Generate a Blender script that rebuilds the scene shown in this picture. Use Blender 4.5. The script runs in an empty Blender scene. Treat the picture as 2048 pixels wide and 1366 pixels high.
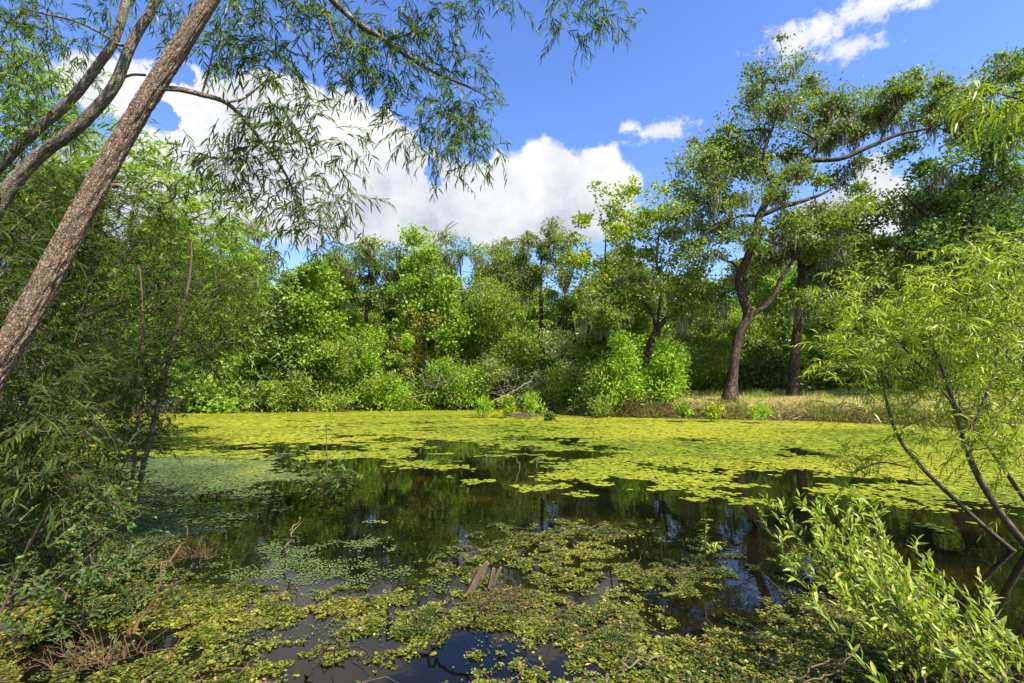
import bpy, math
import numpy as np
from mathutils import Vector, Matrix

rng = np.random.default_rng(11)
C = bpy.context.scene.collection
scene = bpy.context.scene

# ------------------------------------------------------------------ camera
F = 967.0                     # focal length in photo pixels (2048 wide)
CAM_H = 1.7
PITCH = math.atan((772 - 683) / F)
cam_d = bpy.data.cameras.new('camera')
cam_d.sensor_width = 36.0
cam_d.lens = 36.0 * F / 2048.0
cam_d.clip_start = 0.05
cam_d.clip_end = 3000
cam = bpy.data.objects.new('camera', cam_d)
C.objects.link(cam)
cam.location = (0, 0, CAM_H)
cam.rotation_euler = (math.pi / 2 + PITCH, 0, 0)
scene.camera = cam

FW = np.array([0, math.cos(PITCH), math.sin(PITCH)])
UP = np.array([0, -math.sin(PITCH), math.cos(PITCH)])
RT = np.array([1.0, 0, 0])


def ray(px, py):
    return FW + RT * ((px - 1024) / F) + UP * ((683 - py) / F)


def P(px, py, Y):
    d = ray(px, py)
    return np.array([0, 0, CAM_H]) + d * (Y / d[1])


def W(px, py, z=0.0):
    """the point of the level plane at height z seen at a photo pixel"""
    d = ray(px, py)
    return np.array([0, 0, CAM_H]) + d * ((z - CAM_H) / d[2])


def project(X):
    v = X - np.array([0, 0, CAM_H])
    dep = v @ FW
    return 1024 + F * (v @ RT) / dep, 683 - F * (v @ UP) / dep


def mpp(Y):
    return Y / F               # metres per photo pixel at distance Y


# ------------------------------------------------------------------ world, sun, exposure
SUN_AZ, SUN_EL = math.radians(132), math.radians(54)
SUN_STRENGTH = 5.0
SKY_STRENGTH = 0.135
EXPOSURE = 1.2

world = bpy.data.worlds.new('World')
scene.world = world
world.use_nodes = True
wt = world.node_tree
wt.nodes.clear()


class NT:
    def __init__(s, tree):
        s.t = tree

    def n(s, typ, **kw):
        nd = s.t.nodes.new(typ)
        for k, v in kw.items():
            setattr(nd, k, v)
        return nd

    def put(s, sock, v):
        if hasattr(v, 'bl_idname') or hasattr(v, 'is_linked'):
            s.t.links.new(v, sock)
        elif v is not None:
            sock.default_value = v

    def m(s, op, a, b=None, c=None, clamp=False):
        nd = s.n('ShaderNodeMath', operation=op, use_clamp=clamp)
        s.put(nd.inputs[0], a)
        if b is not None:
            s.put(nd.inputs[1], b)
        if c is not None:
            s.put(nd.inputs[2], c)
        return nd.outputs[0]

    def vm(s, op, a, b=None):
        nd = s.n('ShaderNodeVectorMath', operation=op)
        s.put(nd.inputs[0], a)
        if b is not None:
            s.put(nd.inputs[1], b)
        return nd.outputs[0]

    def step(s, v, lo, hi, a=0.0, b=1.0):
        nd = s.n('ShaderNodeMapRange', interpolation_type='SMOOTHSTEP')
        s.put(nd.inputs['Value'], v)
        nd.inputs['From Min'].default_value = lo
        nd.inputs['From Max'].default_value = hi
        nd.inputs['To Min'].default_value = a
        nd.inputs['To Max'].default_value = b
        return nd.outputs[0]

    def noise(s, vec, scale, detail=4.0, rough=0.55, dist=0.0):
        nd = s.n('ShaderNodeTexNoise')
        if vec is not None:
            s.put(nd.inputs['Vector'], vec)
        nd.inputs['Scale'].default_value = scale
        nd.inputs['Detail'].default_value = detail
        nd.inputs['Roughness'].default_value = rough
        nd.inputs['Distortion'].default_value = dist
        return nd.outputs['Fac']

    def voro(s, vec, scale, feature='F1', detail=0.0):
        nd = s.n('ShaderNodeTexVoronoi', feature=feature)
        if vec is not None:
            s.put(nd.inputs['Vector'], vec)
        nd.inputs['Scale'].default_value = scale
        nd.inputs['Detail'].default_value = detail
        return nd.outputs['Distance']

    def mix(s, f, a, b, mode='MIX'):
        nd = s.n('ShaderNodeMix', data_type='RGBA', blend_type=mode)
        s.put(nd.inputs[0], f)
        s.put(nd.inputs[6], a)
        s.put(nd.inputs[7], b)
        return nd.outputs[2]

    def ramp(s, f, stops):
        nd = s.n('ShaderNodeValToRGB')
        s.put(nd.inputs[0], f)
        e = nd.color_ramp.elements
        while len(e) < len(stops):
            e.new(0.5)
        for el, (p, c) in zip(e, stops):
            el.position = p
            el.color = (*c, 1)
        return nd.outputs[0]


w = NT(wt)
wout = w.n('ShaderNodeOutputWorld')
bg = w.n('ShaderNodeBackground')
wt.links.new(bg.outputs[0], wout.inputs[0])
bg.inputs['Strength'].default_value = SKY_STRENGTH
sky = w.n('ShaderNodeTexSky', sky_type='NISHITA')
sky.sun_disc = False
sky.sun_elevation = SUN_EL
sky.sun_rotation = SUN_AZ
sky.altitude = 0
sky.air_density = 1.0
sky.dust_density = 0.35
sky.ozone_density = 2.4
hs = w.n('ShaderNodeHueSaturation')
hs.inputs['Hue'].default_value = 0.515
hs.inputs['Saturation'].default_value = 1.2
hs.inputs['Value'].default_value = 1.0
wt.links.new(sky.outputs[0], hs.inputs['Color'])
tc = w.n('ShaderNodeTexCoord')
gen = tc.outputs['Generated']
sp = w.n('ShaderNodeSeparateXYZ')
wt.links.new(gen, sp.inputs[0])
az = w.m('ARCTAN2', sp.outputs[0], sp.outputs[1])
el = w.m('ARCSINE', sp.outputs[2])


def ae(px, py):
    d = ray(px, py)
    d = d / np.linalg.norm(d)
    return math.atan2(d[0], d[1]), math.asin(d[2])


def ellipse(px, py, rx, ry, azs=None, els=None):
    a0, e0 = ae(px, py)
    a1, _ = ae(px + rx, py)
    _, e1 = ae(px, py - ry)
    dx = w.m('DIVIDE', w.m('SUBTRACT', azs or az, a0), abs(a1 - a0))
    dy = w.m('DIVIDE', w.m('SUBTRACT', els or el, e0), abs(e1 - e0))
    d2 = w.m('ADD', w.m('MULTIPLY', dx, dx), w.m('MULTIPLY', dy, dy))
    return w.m('SUBTRACT', 1.0, w.m('SQRT', d2))


def union(lst, azs=None, els=None):
    r = None
    for e in lst:
        x = ellipse(*e, azs, els)
        r = x if r is None else w.m('MAXIMUM', r, x)
    return r


big = [(560, 360, 330, 190), (760, 330, 130, 150), (700, 260, 90, 90), (760, 420, 300, 110),
       (1000, 410, 190, 125), (1110, 365, 120, 100), (1190, 370, 95, 105), (1080, 440, 230, 70),
       (420, 230, 200, 110), (210, 170, 140, 90), (250, 420, 260, 200), (560, 190, 120, 60),
       (1700, 420, 190, 90), (1830, 460, 120, 60), (1740, 350, 60, 50)]
cum = union(big)
billow = w.m('SUBTRACT', 0.55, w.voro(gen, 9.0, 'SMOOTH_F1', 2.0))
fbm = w.m('SUBTRACT', w.noise(gen, 11.0, 6.0, 0.6), 0.5)
dens = w.m('ADD', w.m('MULTIPLY_ADD', billow, 0.5, cum), w.m('MULTIPLY_ADD', fbm, 0.75, w.m('MULTIPLY', w.m('SUBTRACT', w.noise(gen, 42.0, 5.0, 0.6), .5), 0.35)))
holes = union([(312, 232, 50, 34), (868, 345, 26, 40), (360, 150, 60, 30)])
hd = w.m('ADD', w.m('MULTIPLY_ADD', holes, -0.8, 0.2), w.m('MULTIPLY_ADD', billow, 0.6, w.m('MULTIPLY', w.noise(gen, 19.0, 6.0, 0.7), 2.2)))
dens = w.m('MINIMUM', dens, w.m('SUBTRACT', hd, 0.98))
cloud_a = w.step(dens, 0.03, 0.2)
wisp_l = [(1630, 65, 130, 52), (1740, 18, 150, 55), (1715, 92, 90, 38), (1850, 0, 120, 24), (1318, 262, 100, 26), (1255, 258, 40, 18)]
wv = w.n('ShaderNodeMapping')
wt.links.new(gen, wv.inputs[0])
wv.inputs['Rotation'].default_value = (0, math.radians(32), 0)
wv.inputs['Scale'].default_value = (7.0, 7.0, 18.0)
wn = w.m('SUBTRACT', w.noise(wv.outputs[0], 1.3, 7.0, 0.62, 0.4), 0.5)
wd = w.m('ADD', w.m('MULTIPLY_ADD', wn, 2.6, union(wisp_l)), w.m('MULTIPLY', w.m('SUBTRACT', w.noise(gen, 38.0, 6.0, 0.7), .5), 2.6))
wisp_a = w.step(wd, 0.05, 0.95, 0.0, 0.95)
# scattered cloud over the rest of the sky dome
oth = w.noise(gen, 2.4, 6.0, 0.55)
behind = w.step(sp.outputs[1], 0.1, -0.25)
oth_a = w.m('MULTIPLY', w.step(oth, 0.53, 0.62), behind)
alpha = w.m('MAXIMUM', w.m('MAXIMUM', cloud_a, wisp_a), oth_a)
# light on the cloud: white billows, grey flat base
_, e_lo = ae(800, 520)
_, e_hi = ae(800, 300)
lit = w.step(el, e_lo, e_hi)
lum = w.m('ADD', w.m('MULTIPLY', lit, 0.4), w.m('MULTIPLY_ADD', w.noise(gen, 7.5, 7.0, 0.62), 2.3, -0.75))
ccol = w.ramp(lum, [(0.25, (1.95, 2.1, 2.5)), (0.55, (2.65, 2.75, 2.95)), (0.95, (3.35, 3.35, 3.35))])
rgb = w.mix(alpha, hs.outputs[0], ccol)
wt.links.new(rgb, bg.inputs['Color'])

sun_d = bpy.data.lights.new('sun', 'SUN')
sun_d.energy = SUN_STRENGTH
sun_d.angle = math.radians(0.53)
sun_d.color = (1.0, 0.95, 0.86)
sun = bpy.data.objects.new('sun', sun_d)
C.objects.link(sun)
S = Vector((math.cos(SUN_EL) * math.sin(SUN_AZ), math.cos(SUN_EL) * math.cos(SUN_AZ), math.sin(SUN_EL)))
sun.rotation_euler = S.to_track_quat('Z', 'Y').to_euler()

vs = scene.view_settings
scene.display_settings.display_device = 'sRGB'
vs.view_transform = 'Standard'
vs.look = 'None'
vs.exposure = EXPOSURE
vs.gamma = 1.0
vs.use_curve_mapping = False
cy = scene.cycles
cy.max_bounces = 8
cy.diffuse_bounces = 6
cy.glossy_bounces = 3
cy.transmission_bounces = 4
cy.transparent_max_bounces = 4
cy.caustics_reflective = False
cy.caustics_refractive = False
cy.sample_clamp_indirect = 6.0

# ------------------------------------------------------------------ helpers


def nrm(v):
    return v / np.maximum(np.linalg.norm(v, axis=-1, keepdims=True), 1e-9)


_perm = np.random.default_rng(5).random((64, 64, 64)).astype(np.float32)


def vnoise(p):
    p = np.asarray(p, float)
    i = np.floor(p).astype(int)
    f = p - i
    f = f * f * (3 - 2 * f)
    out = 0
    for dx in (0, 1):
        for dy in (0, 1):
            for dz in (0, 1):
                wgt = (f[..., 0] if dx else 1 - f[..., 0]) * (f[..., 1] if dy else 1 - f[..., 1]) * (f[..., 2] if dz else 1 - f[..., 2])
                out = out + wgt * _perm[(i[..., 0] + dx) % 64, (i[..., 1] + dy) % 64, (i[..., 2] + dz) % 64]
    return out


def fbmn(p, octaves=4):
    p = np.asarray(p, float)
    a, s, t = 0.5, 0.0, 0.0
    for k in range(octaves):
        s = s + a * vnoise(p * 2 ** k + 17.3 * k)
        t += a
        a *= 0.5
    return s / t


class MB:
    """collects vertices and faces (numpy) and links them as ONE mesh object"""

    def __init__(s):
        s.v, s.f, s.t, s.x, s.n = [], [], [], [], 0

    def add(s, v, faces, tint=0.5, axial=None):
        v = np.asarray(v, float).reshape(-1, 3)
        s.x.append(v if axial is None else np.asarray(axial, float).reshape(-1, 3))
        for f in faces:
            s.f.append(np.asarray(f, np.int64) + s.n)
        s.v.append(v)
        s.t.append(np.broadcast_to(np.asarray(tint, float), (len(v),)))
        s.n += len(v)

    def mesh(s, name, mat, origin=(0, 0, 0), smooth=False):
        me = bpy.data.meshes.new(name)
        v = np.concatenate(s.v) - np.asarray(origin)
        me.vertices.add(len(v))
        me.vertices.foreach_set('co', v.astype(np.float32).ravel())
        loops = np.concatenate([f.ravel() for f in s.f])
        tot = np.concatenate([np.full(len(f), f.shape[1]) for f in s.f])
        st = np.concatenate([[0], np.cumsum(tot)[:-1]])
        me.loops.add(len(loops))
        me.loops.foreach_set('vertex_index', loops.astype(np.int32))
        me.polygons.add(len(tot))
        me.polygons.foreach_set('loop_start', st.astype(np.int32))
        me.update(calc_edges=True)
        a = me.attributes.new('tint', 'FLOAT', 'POINT')
        a.data.foreach_set('value', np.concatenate(s.t).astype(np.float32))
        if mat.name.endswith(('bark', 'wood')):
            b = me.attributes.new('axial', 'FLOAT_VECTOR', 'POINT')
            b.data.foreach_set('vector', np.concatenate(s.x).astype(np.float32).ravel())
        me.polygons.foreach_set('use_smooth', np.full(len(tot), smooth))
        me.materials.append(mat)
        return me

    def build(s, name, mat, parent=None, origin=None, smooth=False, kind=None):
        if s.n == 0:
            return None
        if origin is None:
            origin = np.array(parent['_o']) if parent is not None and '_o' in parent else np.zeros(3)
        o = bpy.data.objects.new(name, s.mesh(name, mat, origin, smooth))
        C.objects.link(o)
        if parent is not None:
            o.parent = parent
            if '_o' in parent:
                o['_o'] = list(map(float, parent['_o']))
            else:
                o['_o'] = list(map(float, origin))
        else:
            o.location = tuple(origin)
            o['_o'] = list(map(float, origin))
        if kind:
            o['kind'] = kind
        return o


def tag(o, label, cat, group=None, kind=None):
    o['label'] = label
    o['category'] = cat
    if group:
        o['group'] = group
    if kind:
        o['kind'] = kind
    return o


def thing(name, label, cat, base, group=None):
    o = bpy.data.objects.new(name, None)
    C.objects.link(o)
    o.empty_display_size = 0.2
    o.location = tuple(base)
    o['_o'] = [float(x) for x in base]
    return tag(o, label, cat, group)


def frusta(mb, A, B, ra, rb, sides=5, tint=0.5):
    A, B = np.asarray(A, float), np.asarray(B, float)
    n = len(A)
    if n == 0:
        return
    ra = np.broadcast_to(np.asarray(ra, float), (n,))
    rb = np.broadcast_to(np.asarray(rb, float), (n,))
    d = nrm(B - A)
    ref = np.where(np.abs(d[:, 2:3]) > 0.9, np.array([[1.0, 0, 0]]), np.array([[0, 0, 1.0]]))
    u = nrm(np.cross(d, ref))
    v = np.cross(d, u)
    ang = np.arange(sides) * 2 * np.pi / sides
    ring = u[:, None, :] * np.cos(ang)[None, :, None] + v[:, None, :] * np.sin(ang)[None, :, None]
    va = A[:, None, :] + ring * ra[:, None, None]
    vb = B[:, None, :] + ring * rb[:, None, None]
    V = np.concatenate([va, vb], 1).reshape(-1, 3)
    k = np.arange(sides)
    q = np.stack([k, (k + 1) % sides, (k + 1) % sides + sides, k + sides], 1)
    fq = (q[None] + (np.arange(n) * 2 * sides)[:, None, None]).reshape(-1, 4)
    t = np.repeat(np.broadcast_to(np.asarray(tint, float), (n,)), 2 * sides)
    mb.add(V, [fq], t)


def smooth_path(pts, n):
    """Catmull-Rom through pts (rows may hold the radius as 4th column)"""
    p = np.asarray(pts, float)
    p = np.vstack([2 * p[0] - p[1], p, 2 * p[-1] - p[-2]])
    m = len(p) - 3
    t = np.linspace(0, m - 1e-6, n)
    i = t.astype(int)
    f = (t - i)[:, None]
    p0, p1, p2, p3 = p[i], p[i + 1], p[i + 2], p[i + 3]
    return 0.5 * (2 * p1 + (p2 - p0) * f + (2 * p0 - 5 * p1 + 4 * p2 - p3) * f ** 2 + (3 * p1 - p0 - 3 * p2 + p3) * f ** 3)


def tube(mb, pts, rad, sides=10, bump=None, cap=True, tint=0.5):
    pts = np.asarray(pts, float)
    n = len(pts)
    rad = np.broadcast_to(np.asarray(rad, float), (n,))
    T = nrm(np.gradient(pts, axis=0))
    u = np.cross(T[0], [0.3, 0.9, 0.1])
    u /= np.linalg.norm(u)
    U = []
    for i in range(n):
        u = u - T[i] * np.dot(u, T[i])
        u /= np.linalg.norm(u)
        U.append(u)
    U = np.array(U)
    Vv = np.cross(T, U)
    ang = np.arange(sides) * 2 * np.pi / sides
    L = np.concatenate([[0], np.cumsum(np.linalg.norm(np.diff(pts, axis=0), axis=1))])
    R = np.repeat(rad[:, None], sides, 1)
    if bump is not None:
        R = R + bump(np.repeat(L[:, None], sides, 1), np.repeat(ang[None], n, 0), R)
    V = pts[:, None] + U[:, None] * (np.cos(ang)[None, :, None] * R[..., None]) + Vv[:, None] * (np.sin(ang)[None, :, None] * R[..., None])
    i, k = np.meshgrid(np.arange(n - 1), np.arange(sides), indexing='ij')
    q = np.stack([i * sides + k, i * sides + (k + 1) % sides, (i + 1) * sides + (k + 1) % sides, (i + 1) * sides + k], -1).reshape(-1, 4)
    V = V.reshape(-1, 3)
    faces = [q]
    if cap:
        V = np.vstack([V, pts[-1:] + T[-1:] * rad[-1] * 0.4])
        c = len(V) - 1
        kk = np.arange(sides)
        faces.append(np.stack([(n - 1) * sides + kk, (n - 1) * sides + (kk + 1) % sides, np.full(sides, c)], 1))
    rm = float(np.mean(rad))
    AX = np.stack([np.repeat(np.cos(ang)[None] * rm, n, 0), np.repeat(np.sin(ang)[None] * rm, n, 0), np.repeat(L[:, None], sides, 1)], -1).reshape(-1, 3)
    if cap:
        AX = np.vstack([AX, [[0, 0, L[-1]]]])
    mb.add(V, faces, tint, AX)


def leaf2(mb, P0, ax, nm, L, Wd, tint, fold=0.25):
    """folded diamond leaves, two triangles each"""
    n = len(P0)
    ax = nrm(ax)
    sd = nrm(np.cross(ax, nm))
    nm = np.cross(sd, ax)
    L = np.broadcast_to(L, (n,))[:, None]
    Wd = np.broadcast_to(Wd, (n,))[:, None]
    l = P0 + ax * L * 0.45 + sd * Wd * 0.5 + nm * Wd * fold
    r = P0 + ax * L * 0.45 - sd * Wd * 0.5 + nm * Wd * fold
    V = np.stack([P0, r, P0 + ax * L, l], 1).reshape(-1, 3)
    b = np.arange(n) * 4
    f = np.concatenate([np.stack([b, b + 1, b + 2], 1), np.stack([b, b + 2, b + 3], 1)])
    mb.add(V, [f], np.repeat(np.broadcast_to(tint, (n,)), 4))


def leaf5(mb, P0, ax, nm, L, Wd, tint, droop=0.25):
    """narrow curved leaves: base, two pairs of edge points, tip"""
    n = len(P0)
    ax = nrm(ax)
    sd = nrm(np.cross(ax, nm))
    nm = np.cross(sd, ax)
    L = np.broadcast_to(L, (n,))[:, None]
    Wd = np.broadcast_to(Wd, (n,))[:, None]
    dr = np.broadcast_to(droop, (n,))[:, None]
    dn = np.array([[0, 0, -1.0]])

    def at(t):
        return P0 + ax * L * t + dn * L * dr * t * t
    V = np.stack([P0, at(.3) - sd * Wd * .46 + nm * Wd * .12, at(.3) + sd * Wd * .46 + nm * Wd * .12,
                  at(.66) - sd * Wd * .36 + nm * Wd * .08, at(.66) + sd * Wd * .36 + nm * Wd * .08, at(1.0)], 1).reshape(-1, 3)
    b = (np.arange(n) * 6)[:, None]
    tri = np.concatenate([b + np.array([[0, 1, 2]]), b + np.array([[3, 5, 4]])])
    quad = b + np.array([[1, 3, 4, 2]])
    mb.add(V, [tri, quad], np.repeat(np.broadcast_to(tint, (n,)), 6))


# ------------------------------------------------------------------ materials


def new_mat(name):
    m = bpy.data.materials.new(name)
    m.use_nodes = True
    m.node_tree.nodes.clear()
    return m, NT(m.node_tree)


def leaf_mat(name, cols, trans=0.4, tcol=None, gloss=0.35, rough=0.45, mul_=1.45):
    m, t = new_mat(name)
    cols = [tuple(min(.6, x * mul_) for x in c_) for c_ in cols]
    out = t.n('ShaderNodeOutputMaterial')
    at = t.n('ShaderNodeAttribute', attribute_name='tint')
    col = t.ramp(at.outputs['Fac'], [(0.05, cols[0]), (0.5, cols[1]), (0.95, cols[2])])
    pb = t.n('ShaderNodeBsdfPrincipled')
    t.put(pb.inputs['Base Color'], col)
    pb.inputs['Roughness'].default_value = rough
    pb.inputs['Specular IOR Level'].default_value = gloss
    tr = t.n('ShaderNodeBsdfTranslucent')
    tcol = tcol or (1.25, 1.35, 0.5)
    mul = t.n('ShaderNodeMix', data_type='RGBA', blend_type='MULTIPLY')
    mul.inputs[0].default_value = 1.0
    t.put(mul.inputs[6], col)
    mul.inputs[7].default_value = (*tcol, 1)
    t.put(tr.inputs['Color'], mul.outputs[2])
    mx = t.n('ShaderNodeMixShader')
    mx.inputs[0].default_value = trans
    t.put(mx.inputs[1], pb.outputs[0])
    t.put(mx.inputs[2], tr.outputs[0])
    t.put(out.inputs[0], mx.outputs[0])
    return m


def bark_mat(name, cols, scale=6.0, stretch=0.25, bump=0.4, spots=None, plates=None):
    m, t = new_mat(name)
    out = t.n('ShaderNodeOutputMaterial')
    tcn = t.n('ShaderNodeTexCoord')
    mp = t.n('ShaderNodeMapping')
    mp.inputs['Scale'].default_value = (1, 1, stretch)
    axa = t.n('ShaderNodeAttribute', attribute_name='axial')
    axv = axa.outputs['Vector']
    t.put(mp.inputs[0], axv)
    n1 = t.noise(mp.outputs[0], scale, 6, 0.65, 0.6)
    n2 = t.noise(axv, scale * 0.35, 3, 0.5)
    if plates:
        nv = t.n('ShaderNodeTexNoise')
        t.put(nv.inputs['Vector'], axv)
        nv.inputs['Scale'].default_value = plates * .6
        wob = t.vm('ADD', mp.outputs[0], t.vm('MULTIPLY', t.vm('SUBTRACT', nv.outputs['Color'], (.5, .5, .5)), (1.3 / plates, 1.3 / plates, 1.3 / plates)))
        edge = t.step(t.voro(wob, plates, 'DISTANCE_TO_EDGE'), 0.0, 0.22)
        vc = t.n('ShaderNodeTexVoronoi')
        t.put(vc.inputs['Vector'], wob)
        vc.inputs['Scale'].default_value = plates
        cellr = t.n('ShaderNodeSeparateColor')
        t.put(cellr.inputs[0], vc.outputs['Color'])
        n1 = t.m('ADD', t.m('MULTIPLY', n1, .62), t.m('MULTIPLY_ADD', edge, .26, t.m('MULTIPLY', cellr.outputs[0], .14)))
    col = t.ramp(n1, [(0.3, cols[0]), (0.52, cols[1]), (0.72, cols[2])])
    col = t.mix(t.step(n2, 0.45, 0.7, 0, 0.6), col, (*cols[3], 1))
    if spots:
        v = t.noise(mp.outputs[0], spots[0], 2, 0.5)
        col = t.mix(t.step(v, spots[2], spots[2] + 0.06, 0, 0.75), col, (*spots[1], 1))
    pb = t.n('ShaderNodeBsdfPrincipled')
    t.put(pb.inputs['Base Color'], col)
    pb.inputs['Roughness'].default_value = 0.85
    pb.inputs['Specular IOR Level'].default_value = 0.2
    bp = t.n('ShaderNodeBump')
    bp.inputs['Strength'].default_value = bump
    bp.inputs['Distance'].default_value = 0.02
    t.put(bp.inputs['Height'], n1)
    t.put(pb.inputs['Normal'], bp.outputs[0])
    t.put(out.inputs[0], pb.outputs[0])
    return m


M = {}
M['oak'] = leaf_mat('oak_leaf', [(.055, .085, .015), (.12, .16, .022), (.22, .26, .04)], .4)
M['oak_dark'] = leaf_mat('dark_oak_leaf', [(.045, .085, .017), (.095, .155, .025), (.19, .255, .045)], .3)
M['gum'] = leaf_mat('gum_leaf', [(.07, .12, .010), (.145, .22, .017), (.24, .325, .032)], .4)
M['gum_yellow'] = leaf_mat('yellow_gum_leaf', [(.09, .14, .01), (.20, .25, .015), (.38, .37, .02)], .42)
M['myrtle'] = leaf_mat('myrtle_leaf', [(.065, .10, .013), (.145, .20, .02), (.26, .30, .035)], .4)
M['myrtle_grey'] = leaf_mat('grey_green_leaf', [(.09, .115, .03), (.17, .205, .05), (.29, .31, .085)], .35)
M['bright'] = leaf_mat('bright_shrub_leaf', [(.10, .165, .010), (.19, .295, .017), (.30, .39, .026)], .42)
M['dark'] = leaf_mat('dark_broad_leaf', [(.035, .06, .009), (.075, .115, .014), (.15, .20, .025)], .25, gloss=.5)
M['brownish'] = leaf_mat('bronze_shrub_leaf', [(.11, .12, .02), (.21, .215, .028), (.34, .29, .035)], .35)
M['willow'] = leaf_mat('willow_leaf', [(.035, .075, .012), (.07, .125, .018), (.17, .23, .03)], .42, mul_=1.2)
M['willow_lit'] = leaf_mat('sun_tinted_willow_leaf', [(.07, .13, .012), (.15, .23, .018), (.28, .33, .035)], .45)  # willow palette lightened: sunlight painted into the leaf colour
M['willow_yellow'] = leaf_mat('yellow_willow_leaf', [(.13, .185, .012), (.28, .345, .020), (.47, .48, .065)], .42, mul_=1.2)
M['willow_shade'] = leaf_mat('shade_tinted_willow_leaf', [(.018, .036, .006), (.046, .074, .009), (.13, .16, .018)], .5, gloss=.15, rough=.6, mul_=1.2)  # willow palette darkened: the left thicket's shade is painted into the leaves
M['weed_leaf'] = leaf_mat('pale_weed_leaf', [(.11, .175, .014), (.23, .30, .024), (.38, .375, .07)], .4, mul_=1.2)
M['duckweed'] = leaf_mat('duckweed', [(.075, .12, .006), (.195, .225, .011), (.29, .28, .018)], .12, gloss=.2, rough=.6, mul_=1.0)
M['mat_shade'] = leaf_mat('shade_tinted_duckweed', [(.055, .085, .025), (.10, .135, .035), (.21, .23, .03)], .12, gloss=.4, mul_=1.0)  # duckweed made cooler and darker, shade put into its colour
M['water_weed'] = leaf_mat('water_weed_leaf', [(.03, .05, .007), (.17, .185, .012), (.36, .335, .04)], .3, gloss=.4, mul_=1.0)
M['grass'] = leaf_mat('grass_blade', [(.36, .27, .09), (.33, .31, .07), (.16, .25, .03)], .3, mul_=1.2)
M['straw'] = leaf_mat('dry_straw', [(.07, .042, .018), (.20, .13, .055), (.40, .29, .14)], .2, mul_=1.2)
M['moss'] = leaf_mat('spanish_moss', [(.12, .12, .075), (.21, .205, .135), (.34, .32, .22)], .35, (1.1, 1.1, .9), gloss=.1, mul_=1.2)
M['bark'] = bark_mat('grey_brown_bark', [(.03, .022, .016), (.09, .068, .048), (.17, .135, .10), (.12, .10, .075)])
M['bark_oak'] = bark_mat('oak_bark', [(.016, .011, .008), (.05, .034, .022), (.12, .08, .05), (.035, .026, .018)], 5.0, .3, .8, None, 9.0)
M['bark_willow'] = bark_mat('willow_bark', [(.06, .034, .018), (.235, .15, .092), (.38, .275, .19), (.20, .165, .11)],
                            34.0, .35, .9, (40.0, (.50, .46, .41), .66), 85.0)
M['bark_lichen'] = bark_mat('lichen_bark', [(.055, .04, .028), (.20, .145, .105), (.36, .285, .22), (.135, .14, .07)], 22.0, .4, .9,
                            (26.0, (.33, .33, .27), .60), 70.0)
M['twig'] = bark_mat('twig_bark', [(.05, .035, .022), (.11, .08, .05), (.19, .14, .09), (.10, .08, .05)], 20.0)
M['dead'] = bark_mat('bleached_dead_wood', [(.14, .11, .085), (.30, .25, .20), (.46, .41, .34), (.33, .29, .24)], 14.0)
M['wet_wood'] = bark_mat('wet_dark_wood', [(.012, .009, .006), (.035, .025, .016), (.08, .055, .032), (.03, .028, .012)], 16.0)
M['brown_wood'] = bark_mat('weathered_wood', [(.06, .04, .024), (.17, .115, .07), (.34, .25, .16), (.13, .12, .05)], 20.0)

M['rust'] = bark_mat('rusty_dead_stalk_wood', [(.05, .028, .014), (.13, .075, .035), (.24, .15, .075), (.10, .08, .03)], 30.0)

# ground
m, t = new_mat('earth_and_litter')
out = t.n('ShaderNodeOutputMaterial')
g = t.n('ShaderNodeNewGeometry')
n1 = t.noise(g.outputs['Position'], 0.35, 5, 0.6)
n2 = t.noise(g.outputs['Position'], 5.0, 5, 0.65)
n3 = t.noise(g.outputs['Position'], 38.0, 3, 0.6)
dry = t.ramp(n2, [(0.3, (.12, .08, .03)), (0.5, (.26, .19, .06)), (0.7, (.38, .29, .10))])
grn = t.ramp(n2, [(0.3, (.13, .15, .03)), (0.6, (.24, .24, .05))])
col = t.mix(t.step(n1, 0.38, 0.56), dry, grn)
at = t.n('ShaderNodeAttribute', attribute_name='tint')
mud = t.ramp(n3, [(0.3, (.018, .013, .008)), (0.6, (.05, .036, .02)), (0.75, (.10, .075, .04))])
col = t.mix(at.outputs['Fac'], col, mud)
pb = t.n('ShaderNodeBsdfPrincipled')
t.put(pb.inputs['Base Color'], col)
pb.inputs['Roughness'].default_value = 0.95
bp = t.n('ShaderNodeBump')
bp.inputs['Strength'].default_value = 0.7
bp.inputs['Distance'].default_value = 0.06
t.put(bp.inputs['Height'], t.m('ADD', n2, t.m('MULTIPLY', n3, 0.5)))
t.put(pb.inputs['Normal'], bp.outputs[0])
t.put(out.inputs[0], pb.outputs[0])
M['ground'] = m

# water
m, t = new_mat('dark_pond_water')
out = t.n('ShaderNodeOutputMaterial')
g = t.n('ShaderNodeNewGeometry')
wn1 = t.noise(g.outputs['Position'], 3.2, 3, 0.5)
wn2 = t.noise(g.outputs['Position'], 13.0, 2, 0.5)
amb = t.noise(g.outputs['Position'], 0.9, 4, 0.55)
col = t.ramp(amb, [(0.45, (.002, .0022, .0015)), (0.6, (.007, .005, .0015)), (0.74, (.03, .020, .003))])
pb = t.n('ShaderNodeBsdfPrincipled')
t.put(pb.inputs['Base Color'], col)
pb.inputs['Roughness'].default_value = 0.015
pb.inputs['IOR'].default_value = 1.33
bp = t.n('ShaderNodeBump')
bp.inputs['Strength'].default_value = 0.10
bp.inputs['Distance'].default_value = 0.012
t.put(bp.inputs['Height'], t.m('ADD', wn1, t.m('MULTIPLY', wn2, 0.25)))
t.put(pb.inputs['Normal'], bp.outputs[0])
t.put(out.inputs[0], pb.outputs[0])
M['water'] = m

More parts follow.
